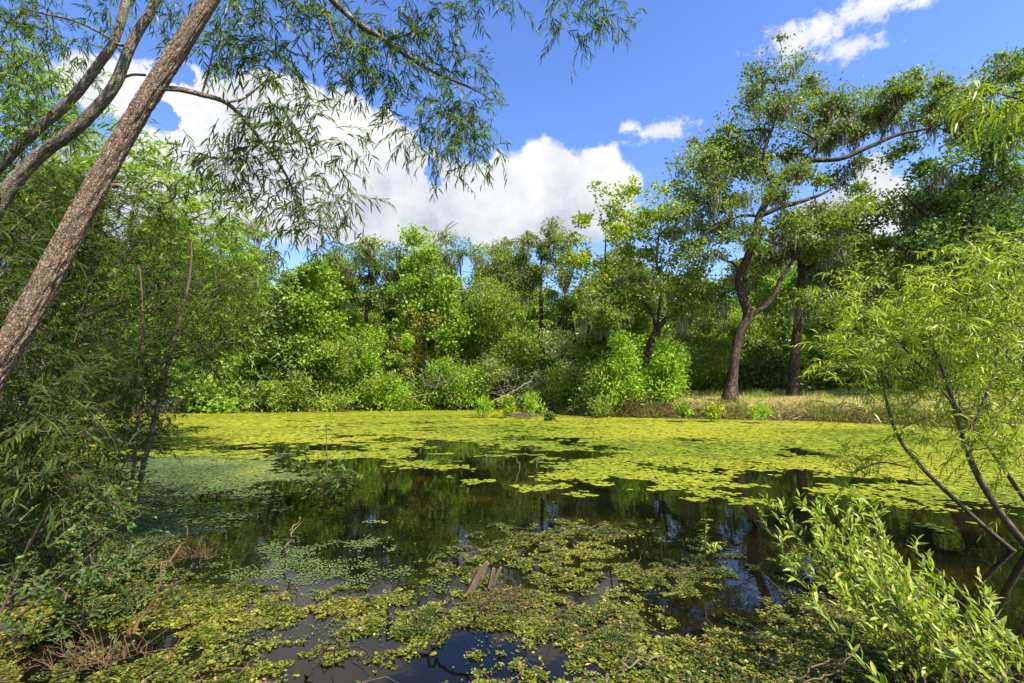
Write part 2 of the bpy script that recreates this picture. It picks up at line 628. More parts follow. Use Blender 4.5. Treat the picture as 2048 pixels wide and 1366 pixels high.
# ------------------------------------------------------------------ ground and water
shore_px = [(340, 826), (480, 825), (600, 823), (800, 818), (900, 815), (1010, 814), (1080, 820), (1130, 829), (1200, 833),
            (1300, 836), (1400, 838), (1500, 840), (1650, 843), (1750, 848), (1850, 853), (2048, 862)]
POND = [tuple(W(x, y)[:2]) for x, y in shore_px]
POND += [(22.5, 12.0), (17.0, 6.0), (9.0, 2.6), (4.0, 1.5), (0.5, 1.2), (-1.7, 1.7), (-2.9, 3.0), (-4.4, 5.2), (-8.5, 8.0),
         (-17.0, 12.0), (-25.0, 19.0), (-27.0, 27.0)]
POND = np.array(POND)


def pond_sd(x, y):
    """signed distance to the shoreline, negative over the water"""
    p = np.stack([x, y], -1).astype(float)
    d = np.full(x.shape, 1e9)
    inside = np.zeros(x.shape, bool)
    n = len(POND)
    for i in range(n):
        a, b = POND[i], POND[(i + 1) % n]
        e = b - a
        wv_ = p - a
        tt = np.clip((wv_ @ e) / (e @ e), 0, 1)
        q = wv_ - tt[..., None] * e
        d = np.minimum(d, np.hypot(q[..., 0], q[..., 1]))
        c = (a[1] > p[..., 1]) != (b[1] > p[..., 1])
        with np.errstate(divide='ignore', invalid='ignore'):
            xi = (b[0] - a[0]) * (p[..., 1] - a[1]) / (b[1] - a[1] + 1e-12) + a[0]
        inside ^= c & (p[..., 0] < xi)
    return np.where(inside, -d, d)


def height(x, y):
    x, y = np.atleast_1d(np.asarray(x, float)), np.atleast_1d(np.asarray(y, float))
    sd = pond_sd(x, y)
    k = np.clip((y - 8) / 10, 0, 1)
    kr = np.clip((x - 4) / 5, 0, 1)
    top = 0.22 + k * (0.38 + 0.4 * kr)
    nz = fbmn(np.stack([x * 0.45, y * 0.45, x * 0], -1), 4) - 0.5
    nz2 = fbmn(np.stack([x * 2.1, y * 2.1, x * 0 + 3], -1), 3) - 0.5
    h = top * (1 - np.exp(-np.maximum(sd, 0) / 0.9)) + 0.3 * np.clip(sd / 14, 0, 1) * k + (nz * 0.22 + nz2 * 0.12) * np.clip(sd / 1.5, 0, 1)
    return np.where(sd < 0, np.maximum(sd * 0.7, -0.9), np.maximum(h, 0.01))


def axis_pts(lo, hi, mid_lo, mid_hi, step):
    core = np.arange(mid_lo, mid_hi, step)
    k = np.linspace(0, 1, 14)[1:] ** 2.2
    return np.concatenate([(mid_lo + (lo - mid_lo) * k)[::-1], core, mid_hi + (hi - mid_hi) * k])


gx = axis_pts(-1500, 1500, -32, 34, 0.3)
gy = axis_pts(-1500, 1800, -4, 46, 0.3)
X, Y_ = np.meshgrid(gx, gy)
Z = height(X, Y_)
sd_g = pond_sd(X, Y_)
V = np.stack([X, Y_, Z], -1).reshape(-1, 3)
ny, nx = X.shape
i, k = np.meshgrid(np.arange(ny - 1), np.arange(nx - 1), indexing='ij')
q = np.stack([i * nx + k, i * nx + k + 1, (i + 1) * nx + k + 1, (i + 1) * nx + k], -1).reshape(-1, 4)
# mud at the water's edge and leaf litter in the woods, dry grass on the open bank to the right
openb = np.clip((X - 8) / 2.0, 0, 1) * np.clip((sd_g - 0.25) / 0.5, 0, 1) * np.clip((13 - sd_g) / 3, 0, 1) * np.clip((Y_ - 12) / 4, 0, 1)
mb = MB()
mb.add(V, [q], (1 - openb).ravel())
gro = mb.build('ground', M['ground'], smooth=True, kind='structure')
gro['label'] = 'low earth bank with dry grass and leaf litter around the pond'
mb = MB()
xs = np.linspace(-34, 30, 2)
mb.add([[-36, 0.5, 0], [30, 0.5, 0], [30, 42, 0], [-36, 42, 0]], [[[0, 1, 2, 3]]])
wat = mb.build('water', M['water'], kind='structure')
wat['label'] = 'dark still pond water mirroring trees and sky'


def gz(x, y):
    return float(height(x, y)[0])


# ------------------------------------------------------------------ trees: skeleton, leaves, moss


def grow(starts, targets, r0, rs, jit=0.12, sag=0.08, mids=2, power=0.5, seedmax=None):
    """joins every target to the nearest point of what has grown so far; returns edges A,B,ra,rb and leader ids"""
    pos = [np.asarray(s[:3], float) for s in starts]
    par = [-1] * len(pos)
    cap = [s[3] for s in starts]
    tg = np.asarray(targets, float)
    st = np.array(pos)
    dmin = np.min(np.linalg.norm(tg[:, None] - st[None], axis=2), axis=1)
    order = np.argsort(dmin)
    arr = np.zeros((len(pos) + len(tg) * (mids + 1), 3))
    arr[:len(pos)] = st
    n = len(pos)
    for ti in order:
        p = tg[ti]
        d = np.linalg.norm(arr[:n] - p, axis=1)
        # prefer parents that lie below / inside
        d = d + 0.35 * np.maximum(arr[:n, 2] - p[2], 0)
        j = int(np.argmin(d))
        a = arr[j].copy()
        prev = j
        L = np.linalg.norm(p - a)
        for k in range(1, mids + 1):
            f = k / (mids + 1)
            qv = a + (p - a) * f + rs.normal(0, jit * L * 0.5, 3) + np.array([0, 0, sag * L * math.sin(math.pi * f)])
            arr[n] = qv
            par.append(prev)
            cap.append(None)
            prev = n
            n += 1
        arr[n] = p
        par.append(prev)
        cap.append(None)
        n += 1
    cnt = np.zeros(n)
    kids = np.zeros(n, bool)
    for j in range(n - 1, -1, -1):
        if not kids[j]:
            cnt[j] += 1
        if par[j] >= 0:
            cnt[par[j]] += cnt[j]
            kids[par[j]] = True
    rad = r0 * np.maximum(cnt, 1) ** power
    for j in range(n):
        if cap[j] is not None:
            rad[j] = cap[j]
        elif par[j] >= 0:
            lim = rad[par[j]] * (0.75 if cap[par[j]] is not None else 1.0)
            rad[j] = min(rad[j], lim)
    e = np.array([j for j in range(n) if par[j] >= 0])
    if len(e) == 0:
        return np.zeros((0, 3)), np.zeros((0, 3)), np.zeros(0), np.zeros(0)
    pa = np.array([par[j] for j in e])
    ra = rad[pa].copy()
    iscap = np.array([cap[j] is not None for j in pa])
    ra[iscap] = np.minimum(ra[iscap], rad[e][iscap] * 1.3)
    return arr[pa], arr[e], ra, rad[e]


def in_blobs(blobs, k, rs, shell=0.45):
    """blobs: rows cx,cy,cz,rx,ry,rz ; k targets per square metre of outline"""
    out = []
    for b in blobs:
        n = max(2, int(k * math.pi * b[3] * b[5]))
        v = nrm(rs.normal(size=(n, 3)))
        r = shell + (1 - shell) * rs.random(n) ** 0.6
        out.append(np.array(b[:3]) + v * r[:, None] * np.array(b[3:6]))
    return np.concatenate(out)


def clump_leaves(mb, cl, n, sig, L, Wd, rs, flat=0.6, centre=None):
    m_ = len(cl)
    idx = np.repeat(np.arange(m_), n)
    sc = rs.uniform(0.45, 1.5, m_)
    off = np.clip(rs.normal(size=(m_ * n, 3)), -1.7, 1.7) * np.array([sig, sig, sig * flat]) * sc[idx][:, None]
    p = cl[idx] + off
    out = nrm(off + rs.normal(size=off.shape) * 0.15)
    nm = nrm(out * 0.45 + np.array([0, 0, 0.65]) + rs.normal(size=off.shape) * 0.55)
    ax = nrm(out * 0.5 + rs.normal(size=off.shape))
    ct = rs.random(m_)
    t_ = np.clip(0.5 * ct[idx] + 0.5 * rs.random(m_ * n), 0, 1)
    s = rs.uniform(0.45, 1.45, m_ * n)
    keep = rs.random(m_ * n) < rs.uniform(.35, 1.25, m_)[idx]
    leaf2(mb, p[keep], ax[keep], nm[keep], (L * s)[keep], (Wd * s)[keep], t_[keep])


def twig_leaves(mb, tw, cl, nt, tl, nl, L, Wd, rs, droop=0.5, up=0.0, out_from=None, r=0.003, detail=True, spread=0.15, tintbias=0.0, ldroop=0.3):
    """nt leafy twigs at every cluster point: thin stems with alternating narrow leaves"""
    n = len(cl) * nt
    S0 = np.repeat(cl, nt, 0) + rs.normal(size=(n, 3)) * spread
    ct = np.repeat(rs.random(len(cl)), nt)
    D = rs.normal(size=(n, 3))
    D[:, 2] = D[:, 2] * 0.6 + up
    if out_from is not None:
        D += nrm(S0 - out_from) * 0.8
    D = nrm(D)
    Lt = tl * rs.uniform(0.6, 1.3, n)
    dz = np.array([0, 0, -1.0])

    def at(t_):
        return S0 + D * (Lt * t_)[:, None] + dz * (droop * Lt * t_ * t_)[:, None]
    if tw is not None:
        for a_, b_ in ((0, .35), (.35, .7), (.7, 1.0)):
            frusta(tw, at(np.full(n, a_)), at(np.full(n, b_)), r * (1 - a_ * .6), r * (1 - b_ * .6), 3)
    for j in range(nl):
        tt = np.clip((j + 0.7 + rs.uniform(-.3, .3, n)) / nl, 0, 1)
        p = at(tt)
        T = nrm(D + dz * (2 * droop * tt)[:, None])
        sd = nrm(np.cross(T, rs.normal(size=(n, 3)) * 0.5 + np.array([0, 0, 1.0])))
        sgn = 1 if j % 2 else -1
        ax = nrm(T * 0.8 + sd * sgn * rs.uniform(.4, .9, n)[:, None] + dz * 0.15 + rs.normal(size=(n, 3)) * .15)
        nm = nrm(np.array([0, 0, 1.0]) + rs.normal(size=(n, 3)) * 0.6)
        s = rs.uniform(.6, 1.2, n)
        tint = np.clip(.35 * ct + .55 * rs.random(n) + tintbias + .12 * (tt - .5), 0, 1)
        if detail:
            leaf5(mb, p, ax, nm, L * s, Wd * s, tint, ldroop)
        else:
            leaf2(mb, p, ax, nm, L * s, Wd * s, tint, .12)


def moss(mb, pts, rs, ln=(0.5, 1.9), n=34, wd=0.036, spread=0.20):
    m_ = len(pts)
    if m_ == 0:
        return
    idx = np.repeat(np.arange(m_), n)
    N = m_ * n
    base = pts[idx] + rs.normal(size=(N, 3)) * np.array([spread, spread, 0.10])
    clen = rs.uniform(ln[0], ln[1], m_)
    L = clen[idx] * rs.uniform(0.35, 1.0, N)
    a = rs.uniform(0, np.pi, N)
    s = np.stack([np.cos(a), np.sin(a), 0 * a], 1) * (wd * rs.uniform(.5, 1.2, N))[:, None]
    sw = (spread / .2)
    mid = base + np.stack([rs.normal(0, .09, N) * sw, rs.normal(0, .09, N) * sw, -L * .5], 1)
    tip = base * np.array([1, 1, 1]) + (pts[idx] - base) * np.array([.6, .6, 0]) + np.stack([rs.normal(0, .07, N) * sw, rs.normal(0, .07, N) * sw, -L], 1)
    V = np.stack([base - s, base + s, mid + s * .8, mid - s * .8, tip], 1).reshape(-1, 3)
    b = (np.arange(N) * 5)[:, None]
    mb.add(V, [b + np.array([[0, 1, 2, 3]]), b + np.array([[3, 2, 4]])], np.repeat(rs.random(N), 5))


def px_blob(px, py, rx, ry, Y, depth=1.0, dY=0.0):
    c = P(px, py, Y + dY)
    s = mpp(Y + dY)
    return [c[0], c[1], c[2], rx * s, max(rx, ry) * s * depth * 0.85, ry * s]


SPEC = {
    'oak': dict(mat='oak', L=.18, W=.115, n=290, k=1.3, sig=.5, flat=.5, bark='bark_oak', moss=.35),
    'oak_dark': dict(mat='oak_dark', L=.19, W=.13, n=280, k=1.3, sig=.5, flat=.5, bark='bark_oak', moss=.12),
    'gum': dict(mat='gum', L=.25, W=.20, n=170, k=1.4, sig=.42, flat=.7, bark='bark', moss=0),
    'gum_yellow': dict(mat='gum_yellow', L=.22, W=.16, n=170, k=1.4, sig=.4, flat=.6, bark='bark', moss=0),
    'myrtle': dict(mat='myrtle', L=.18, W=.08, n=260, k=2.3, sig=.38, flat=.8, bark='bark', moss=0),
    'myrtle_grey': dict(mat='myrtle_grey', L=.17, W=.07, n=220, k=2.2, sig=.36, flat=.8, bark='bark', moss=0),
    'brownish': dict(mat='brownish', L=.17, W=.07, n=240, k=2.2, sig=.36, flat=.8, bark='bark', moss=0),
    'bright': dict(mat='bright', L=.20, W=.08, n=240, k=2.5, sig=.34, flat=1.1, bark='bark', moss=0),
    'dark': dict(mat='dark', L=.26, W=.15, n=200, k=1.7, sig=.45, flat=.8, bark='bark', moss=0),
}


def tree(name, label, cat, sp, base, path, blobs, seed, group=None, r0=0.014, moss_k=None, limbs=(), kmul=1.0, nmul=1.0):
    """path: rows x,y,z,r of the trunk in world space; limbs: more such paths; blobs: crown ellipsoids"""
    q = SPEC[sp]
    rs = np.random.default_rng(seed)
    root = thing(name, label, cat, base, group)
    tp = smooth_path(path, max(10, len(path) * 4))
    tp[:, 3] *= .84
    tb = MB()
    ph = rs.uniform(0, 9)
    bf = lambda L_, a_, R_: R_ * (.16 * (fbmn(np.stack([np.cos(a_) * 1.5 + ph, np.sin(a_) * 1.5, L_ * .8], -1), 3) - .5) * 2)
    tube(tb, tp[:, :3], tp[:, 3], 10, bf)
    tb.build('trunk', M[q['bark']], root, smooth=True)
    starts = [r for r in tp[len(tp) // 3:]]
    for lp in limbs:
        l_ = smooth_path(lp, max(8, len(lp) * 4))
        l_[:, 3] *= .84
        lb = MB()
        tube(lb, l_[:, :3], l_[:, 3], 8, bf)
        lb.build('limb', M[q['bark']], root, smooth=True)
        starts += [r for r in l_[2:]]
    cl = in_blobs(blobs, q['k'] * kmul, rs)
    bc = np.array([b_[:3] for b_ in blobs])
    near = bc[np.argmin(np.linalg.norm(cl[:, None] - bc[None], axis=2), axis=1)]
    ex = rs.random(len(cl)) < .38
    spr = cl[ex] + nrm(cl[ex] - near[ex] + np.array([0, 0, .25])) * rs.uniform(.35, 1.0, (ex.sum(), 1)) * (.75 if cat == 'shrub' else 1.0)
    body, cl = cl, np.concatenate([cl, spr])
    A, B, ra, rb = grow(starts, cl, r0, rs)
    bb = MB()
    frusta(bb, A, B, ra, rb, 5)
    bb.build('branchwork', M[q['bark']], root, smooth=True, kind='stuff')
    lf = MB()
    clump_leaves(lf, body, int(q['n'] * nmul), q['sig'], q['L'], q['W'], rs, q['flat'])
    if len(spr):
        clump_leaves(lf, spr, int(q['n'] * nmul * .3), q['sig'] * .5, q['L'], q['W'], rs, q['flat'])
    lf.build('crown', M[q['mat']], root, kind='stuff')
    if cat == 'shrub' and sp in ('myrtle', 'myrtle_grey', 'brownish', 'gum_yellow'):
        dt = MB()
        nd = 16 if sp == 'myrtle' else 30
        a0 = body[rs.integers(0, len(body), nd)]
        dd = nrm(rs.normal(size=(nd, 3)) * np.array([1, .5, .7]) + np.array([0, -.7, .6]))
        ll = rs.uniform(.6, 1.9, (nd, 1))
        m1 = a0 + dd * ll * .5 + rs.normal(size=(nd, 3)) * .08
        e1 = m1 + nrm(dd + rs.normal(size=(nd, 3)) * .35) * ll * .5
        frusta(dt, a0, m1, .018, .013, 4)
        frusta(dt, m1, e1, .013, .004, 4)
        for _ in range(2):
            f1 = m1 + (e1 - m1) * rs.random((nd, 1))
            frusta(dt, f1, f1 + nrm(dd + rs.normal(size=(nd, 3)) * .7) * ll * .28, .008, .003, 3)
        dt.build('dead_twig', M['dead'], root, kind='stuff')
    mk = q['moss'] if moss_k is None else moss_k
    if mk > 0:
        sel = rs.random(len(cl)) < mk
        pts = np.concatenate([cl[sel] - np.array([0, 0, .1]), B[rs.random(len(B)) < mk * .10]])
        mm = MB()
        moss(mm, pts, rs)
        mm.build('spanish_moss', M['moss'], root, kind='stuff')
    return root


def copy_tree(o, parent=None):
    c = o.copy()
    C.objects.link(c)
    if parent is not None:
        c.parent = parent
    for ch in o.children:
        copy_tree(ch, c)
    return c


def auto_tree(name, label, cat, sp, px, Y, top, bot, hw, seed, group=None, tr=0.16, nb=6, lean=0.0, blobs_px=None, base_py=None, **kw):
    """a tree standing on the ground at photo column px, distance Y; crown between rows top..bot"""
    rs = np.random.default_rng(seed + 1000)
    x = (px - 1024) / F * Y
    base = np.array([x, Y, gz(x, Y) - 0.05])
    s = mpp(Y)
    if blobs_px is None:
        blobs = []
        sk_ = cat
        cyp, hh = (top + bot) / 2, (bot - top) / 2
        if sk_ == 'shrub':
            for j in range(nb + 6):
                v = rs.random() ** .8
                wy = top + (bot - top) * (.06 + .84 * v)
                wid = hw * (.8 + .5 * v)
                r_ = hw * rs.uniform(.24, .5)
                blobs.append(px_blob(px + rs.uniform(-.95, .95) * wid, wy + rs.uniform(-.05, .05) * hh, r_, r_ * rs.uniform(.55, .9), Y, 1.0, rs.uniform(-.8, .8) * hw * s))
        for j in range(nb if sk_ != 'shrub' else 0):
            v = (j + .5) / nb
            wy = top + (bot - top) * (.12 + .76 * v)
            wid = hw * (0.45 + 0.55 * math.sin(math.pi * min(1, .2 + .7 * v)))
            bx = px + lean * (base_py or bot) * 0 + rs.uniform(-.55, .55) * wid
            blobs.append(px_blob(bx, wy, wid * rs.uniform(.42, .62), hh * rs.uniform(.26, .4), Y, 1.0, rs.uniform(-.6, .6) * hw * s))
        if cat != 'shrub':
            blobs.append(px_blob(px, top + hh * .35, hw * .45, hh * .35, Y))
    else:
        blobs = [px_blob(b[0], b[1], b[2], b[3], Y, 1.0, b[4] if len(b) > 4 else rs.uniform(-.5, .5) * b[2] * s) for b in blobs_px]
    topz = P(px, top + (bot - top) * .3, Y)
    h = topz[2] - base[2]
    path = []
    for f in np.linspace(0, 1, 6):
        path.append([base[0] + rs.normal(0, .02) * h * (f > 0) + lean * h * f, base[1] + rs.normal(0, .02) * h * (f > 0), base[2] + h * f,
                     tr * (1.25 if f == 0 else 1.0) * (1 - .72 * f)])
    return tree(name, label, cat, sp, base, path, blobs, seed, group, **kw)


def pth(rows, Y, dY=None):
    """pixel rows (px,py,half-width px[,dY]) -> world path"""
    out = []
    for r in rows:
        yy = Y + (r[3] if len(r) > 3 else 0)
        p = P(r[0], r[1], yy)
        out.append([*p, r[2] * mpp(yy)])
    return out


# ---- the moss-hung live oak right of centre
Y0 = 26.5
trunk = pth([(1460, 800, 21), (1464, 765, 13), (1468, 720, 11), (1478, 670, 11), (1496, 632, 11), (1484, 592, 10.5), (1478, 560, 10), (1496, 512, 9.5),
             (1510, 470, 9), (1520, 428, 8.5), (1545, 385, 8), (1575, 346, 7.5), (1620, 322, 6.5), (1680, 318, 5.5), (1735, 295, 5),
             (1800, 268, 4.2), (1860, 256, 3), (1905, 240, 2)], Y0)
limbs = [pth([(1493, 637, 5), (1528, 614, 6), (1550, 588, 6), (1560, 560, 5), (1578, 533, 4), (1610, 482, 4), (1645, 455, 3)], Y0),
         pth([(1520, 432, 6), (1560, 415, 6), (1605, 402, 5), (1650, 385, 3), (1700, 352, 2)], Y0, ),
         pth([(1552, 375, 5), (1532, 345, 4.5), (1528, 305, 4), (1545, 255, 3), (1560, 200, 2.6), (1545, 165, 2)], Y0),
         pth([(1520, 432, 4), (1480, 432, 3.5), (1440, 450, 3), (1405, 470, 2)], Y0),
         pth([(1625, 322, 3.5), (1634, 300, 3.2), (1628, 278, 3), (1600, 262, 2.2)], Y0),
         pth([(1705, 308, 3.6), (1715, 282, 3.2), (1712, 262, 2.5), (1690, 250, 2)], Y0),
         pth([(1760, 283, 3), (1775, 250, 3), (1800, 215, 2.5), (1830, 180, 1.8)], Y0),
         pth([(1490, 565, 3.5), (1470, 530, 3), (1450, 520, 2), (1420, 500, 1.5)], Y0)]
ob = [(1550, 135, 42, 26), (1515, 165, 38, 22), (1592, 178, 34, 24), (1560, 205, 40, 22), (1512, 242, 46, 24), (1445, 285, 50, 30), (1405, 330, 40, 32),
      (1390, 385, 40, 34), (1430, 400, 55, 36), (1470, 330, 50, 30), (1580, 240, 50, 26), (1645, 225, 52, 30), (1700, 235, 50, 30), (1740, 205, 44, 32), (1800, 170, 36, 26),
      (1850, 160, 44, 22), (1855, 210, 52, 28), (1790, 225, 50, 26), (1920, 205, 40, 26), (1560, 300, 45, 22), (1600, 350, 60, 24, -1.5), (1670, 345, 55, 18, 1.5),
      (1420, 455, 55, 36), (1385, 520, 45, 36), (1480, 470, 45, 30, -2), (1570, 455, 50, 28, -1.5), (1640, 440, 60, 30), (1540, 520, 50, 28, 2), (1620, 510, 60, 30), (1610, 275, 50, 22), (1670, 270, 50, 22), (1730, 255, 50, 22), (1500, 205, 40, 24), (1480, 300, 50, 26), (1540, 340, 46, 24), (1445, 355, 50, 30), (1505, 400, 50, 28, -1.5), (1890, 180, 50, 26), (1900, 240, 50, 22), (1960, 225, 50, 26), (1660, 200, 40, 22), (1780, 195, 40, 24), (1420, 300, 40, 26), (1350, 430, 40, 34), (1400, 600, 50, 30), (1450, 560, 50, 28, 2), (1350, 560, 46, 30)]
blobs = [px_blob(b[0] + (8 if b[1] < 300 else 0), b[1], b[2] * 1.2, b[3] * .78, Y0, .85, b[4] if len(b) > 4 else rng.uniform(-.2, 2.8)) for b in ob]
xb = (1460 - 1024) / F * Y0
tree('live_oak', 'tall crooked live oak hung with grey moss, its long limb reaching right', 'tree', 'oak', (xb, Y0, gz(xb, Y0)), trunk, blobs, 3, 'live oaks on the grassy bank',
     limbs=limbs, moss_k=.30, r0=.018, kmul=1.42, nmul=.74)

# ---- second oak with broken top
Y1 = 28.0
tr2 = pth([(1586, 800, 17), (1588, 760, 12), (1590, 700, 10.5), (1597, 640, 9.5), (1600, 580, 9), (1604, 540, 9), (1600, 505, 9), (1598, 475, 8), (1606, 448, 6), (1614, 432, 5)], Y1)
lm2 = [pth([(1600, 520, 6), (1575, 500, 6), (1555, 488, 5), (1530, 480, 3)], Y1), pth([(1604, 545, 5), (1640, 520, 5), (1690, 500, 4), (1740, 480, 3)], Y1),
       pth([(1598, 640, 4), (1625, 610, 4), (1660, 590, 3), (1700, 580, 2)], Y1)]
ob = [(1690, 440, 70, 38), (1640, 480, 60, 34), (1740, 400, 50, 30), (1750, 480, 60, 36), (1680, 530, 70, 34), (1620, 560, 50, 28), (1560, 590, 50, 26), (1730, 560, 60, 34), (1650, 620, 46, 24)]
xb = (1586 - 1024) / F * Y1
tree('live_oak', 'straight dark-trunked live oak with a broken top beside the crooked oak', 'tree', 'oak', (xb, Y1, gz(xb, Y1)), tr2,
     [px_blob(*b, Y1, .9, rng.uniform(-2, 2)) for b in ob], 4, 'live oaks on the grassy bank', limbs=lm2, moss_k=.42)

# ---- big dark oak at the right edge
Y2 = 25.0
tr3 = pth([(1865, 805, 26), (1868, 750, 18), (1880, 680, 17), (1905, 600, 16), (1920, 520, 14), (1935, 440, 12), (1960, 360, 10), (1990, 290, 7), (2010, 220, 4)], Y2)
lm3 = [pth([(1925, 500, 7), (1880, 450, 6), (1830, 410, 4), (1800, 380, 1)], Y2), pth([(1915, 560, 6), (1850, 520, 6), (1810, 500, 4), (1785, 480, 1)], Y2),
       pth([(1950, 400, 7), (2010, 360, 6), (2080, 330, 4)], Y2), pth([(1975, 320, 5), (1930, 280, 5), (1890, 260, 3)], Y2)]
ob = [(1820, 330, 62, 40), (1880, 390, 80, 45), (1800, 410, 55, 34), (1950, 330, 80, 50), (2020, 280, 70, 50), (1960, 250, 60, 34), (2060, 380, 90, 60), (1960, 440, 90, 50), (1850, 470, 75, 42),
      (2040, 480, 90, 55), (1900, 530, 80, 45), (1990, 560, 90, 50), (2090, 220, 80, 60), (1975, 185, 55, 26), (2010, 145, 40, 24), (2050, 135, 50, 30), (1930, 215, 50, 24), (2100, 560, 90, 60), (1950, 620, 60, 36)]
xb = (1865 - 1024) / F * Y2
tree('live_oak', 'massive dense dark green live oak at the right edge of the bank', 'tree', 'oak_dark', (xb, Y2, gz(xb, Y2)), tr3,
     [px_blob(*b, Y2, .9, rng.uniform(-1, 3)) for b in ob], 5, 'live oaks on the grassy bank', limbs=lm3, moss_k=.26, kmul=.9)

# ---- small leaning dark tree
Y3 = 28.5
tr4 = pth([(1288, 812, 9), (1290, 760, 8.5), (1296, 710, 8), (1308, 670, 7.5), (1328, 642, 6.5), (1352, 622, 5), (1372, 605, 3)], Y3)
lm4 = [pth([(1312, 660, 4), (1305, 630, 3.5), (1285, 600, 3), (1260, 580, 2)], Y3)]
ob = [(1360, 590, 55, 30), (1290, 580, 60, 32), (1230, 600, 55, 32), (1190, 630, 45, 28), (1250, 640, 50, 24), (1390, 620, 40, 26), (1320, 545, 50, 28), (1215, 560, 45, 28)]
xb = (1288 - 1024) / F * Y3
tree('oak_tree', 'small mossy oak with a curved black trunk behind the two bright bushes', 'tree', 'oak', (xb, Y3, gz(xb, Y3)), tr4,
     [px_blob(*b, Y3, .9, rng.uniform(-1, 1)) for b in ob], 6, 'trees across the pond', limbs=lm4, moss_k=.35)

GT = 'trees across the pond'
# label, sp, px, Y, crown top, crown bottom, half width, seed, extras
auto_tree('gum_tree', 'slender yellow-green gum tree with airy crown left of the crooked oak', 'tree', 'gum_yellow', 1222, 33, 375, 650, 75, 21, GT, tr=.17, kmul=.75,
          blobs_px=[(1225, 400, 35, 30), (1195, 440, 45, 32), (1250, 440, 45, 34), (1180, 500, 42, 34), (1240, 500, 50, 36), (1215, 560, 55, 36), (1180, 600, 45, 34), (1250, 610, 45, 36), (1270, 390, 25, 24)])
auto_tree('gum_tree', 'taller green gum tree touching the left side of the crooked oak', 'tree', 'gum_yellow', 1330, 32, 360, 650, 70, 22, GT, tr=.18, kmul=.7,
          blobs_px=[(1335, 385, 42, 28), (1300, 420, 42, 34), (1360, 430, 40, 34), (1320, 480, 50, 34), (1370, 500, 36, 34), (1290, 530, 44, 36), (1340, 560, 48, 30)])
auto_tree('oak_tree', 'broad mossy oak with a bare brown trunk below its rounded crown', 'tree', 'oak', 1085, 38, 455, 640, 85, 23, GT, tr=.32, moss_k=.45,
          blobs_px=[(1090, 478, 42, 26), (1120, 462, 26, 18), (1045, 500, 48, 28), (1110, 510, 46, 26), (1010, 530, 42, 28), (1060, 545, 46, 26), (1130, 545, 40, 30), (1030, 580, 40, 26), (1120, 595, 36, 26)])
auto_tree('oak_tree', 'thin-crowned oak trailing grey moss with sky showing through', 'tree', 'oak', 905, 40, 480, 600, 60, 24, GT, tr=.26, moss_k=.7, kmul=.6, lean=.06,
          blobs_px=[(905, 492, 34, 18), (940, 515, 40, 20), (890, 535, 32, 20), (960, 550, 38, 24), (975, 600, 50, 30), (930, 600, 36, 24)])
auto_tree('gum_tree', 'vivid green rounded gum tree in the middle of the far bank', 'tree', 'gum', 845, 36, 468, 700, 80, 25, GT, tr=.2,
          blobs_px=[(832, 492, 34, 28), (845, 530, 42, 30), (815, 560, 40, 28), (870, 570, 46, 30), (905, 600, 48, 32), (860, 625, 50, 34), (925, 640, 42, 34), (890, 670, 50, 30)])
auto_tree('oak_tree', 'wide grey-green oak between the two vivid gum trees', 'tree', 'oak', 735, 39, 482, 660, 85, 26, GT, tr=.34, moss_k=.4,
          blobs_px=[(740, 500, 50, 22), (705, 525, 46, 28), (775, 525, 42, 28), (735, 555, 55, 28), (690, 575, 40, 28), (790, 580, 42, 28), (745, 600, 50, 26), (665, 540, 40, 28)])
auto_tree('gum_tree', 'vivid green column-shaped gum tree near the left end of the far bank', 'tree', 'gum', 622, 34, 505, 760, 62, 27, GT, tr=.2,
          blobs_px=[(620, 525, 36, 28), (600, 565, 36, 30), (645, 570, 38, 32), (620, 610, 48, 32), (590, 650, 40, 32), (650, 655, 40, 34), (620, 700, 52, 36), (660, 720, 34, 30)])
auto_tree('magnolia_tree', 'dark glossy broadleaf tree between green gum and left willows', 'tree', 'dark', 553, 33, 560, 780, 60, 28, GT, tr=.2,
          blobs_px=[(560, 585, 40, 32), (540, 625, 46, 34), (575, 650, 44, 34), (545, 690, 50, 36), (575, 720, 44, 34)])
auto_tree('oak_tree', 'grey mossy oak rising behind the left willow mass', 'tree', 'oak', 490, 36, 440, 700, 70, 29, GT, tr=.3, moss_k=.5,
          blobs_px=[(470, 470, 46, 34), (505, 520, 44, 34), (460, 540, 46, 36), (520, 570, 42, 34), (480, 620, 50, 36), (440, 600, 46, 40)])
auto_tree('gum_tree', 'light green tree filling the gap left of the mossy round oak', 'tree', 'myrtle', 985, 36, 560, 720, 60, 30, GT, tr=.18,
          blobs_px=[(975, 590, 42, 30), (1005, 625, 44, 32), (960, 650, 44, 34), (1000, 680, 46, 34)])
auto_tree('oak_tree', 'shaded dark tree standing behind the grey-green willow shrub', 'tree', 'dark', 1160, 37, 590, 770, 60, 31, GT, tr=.24,
          blobs_px=[(1160, 620, 46, 34), (1140, 665, 46, 36), (1185, 680, 48, 38), (1165, 730, 52, 38)])

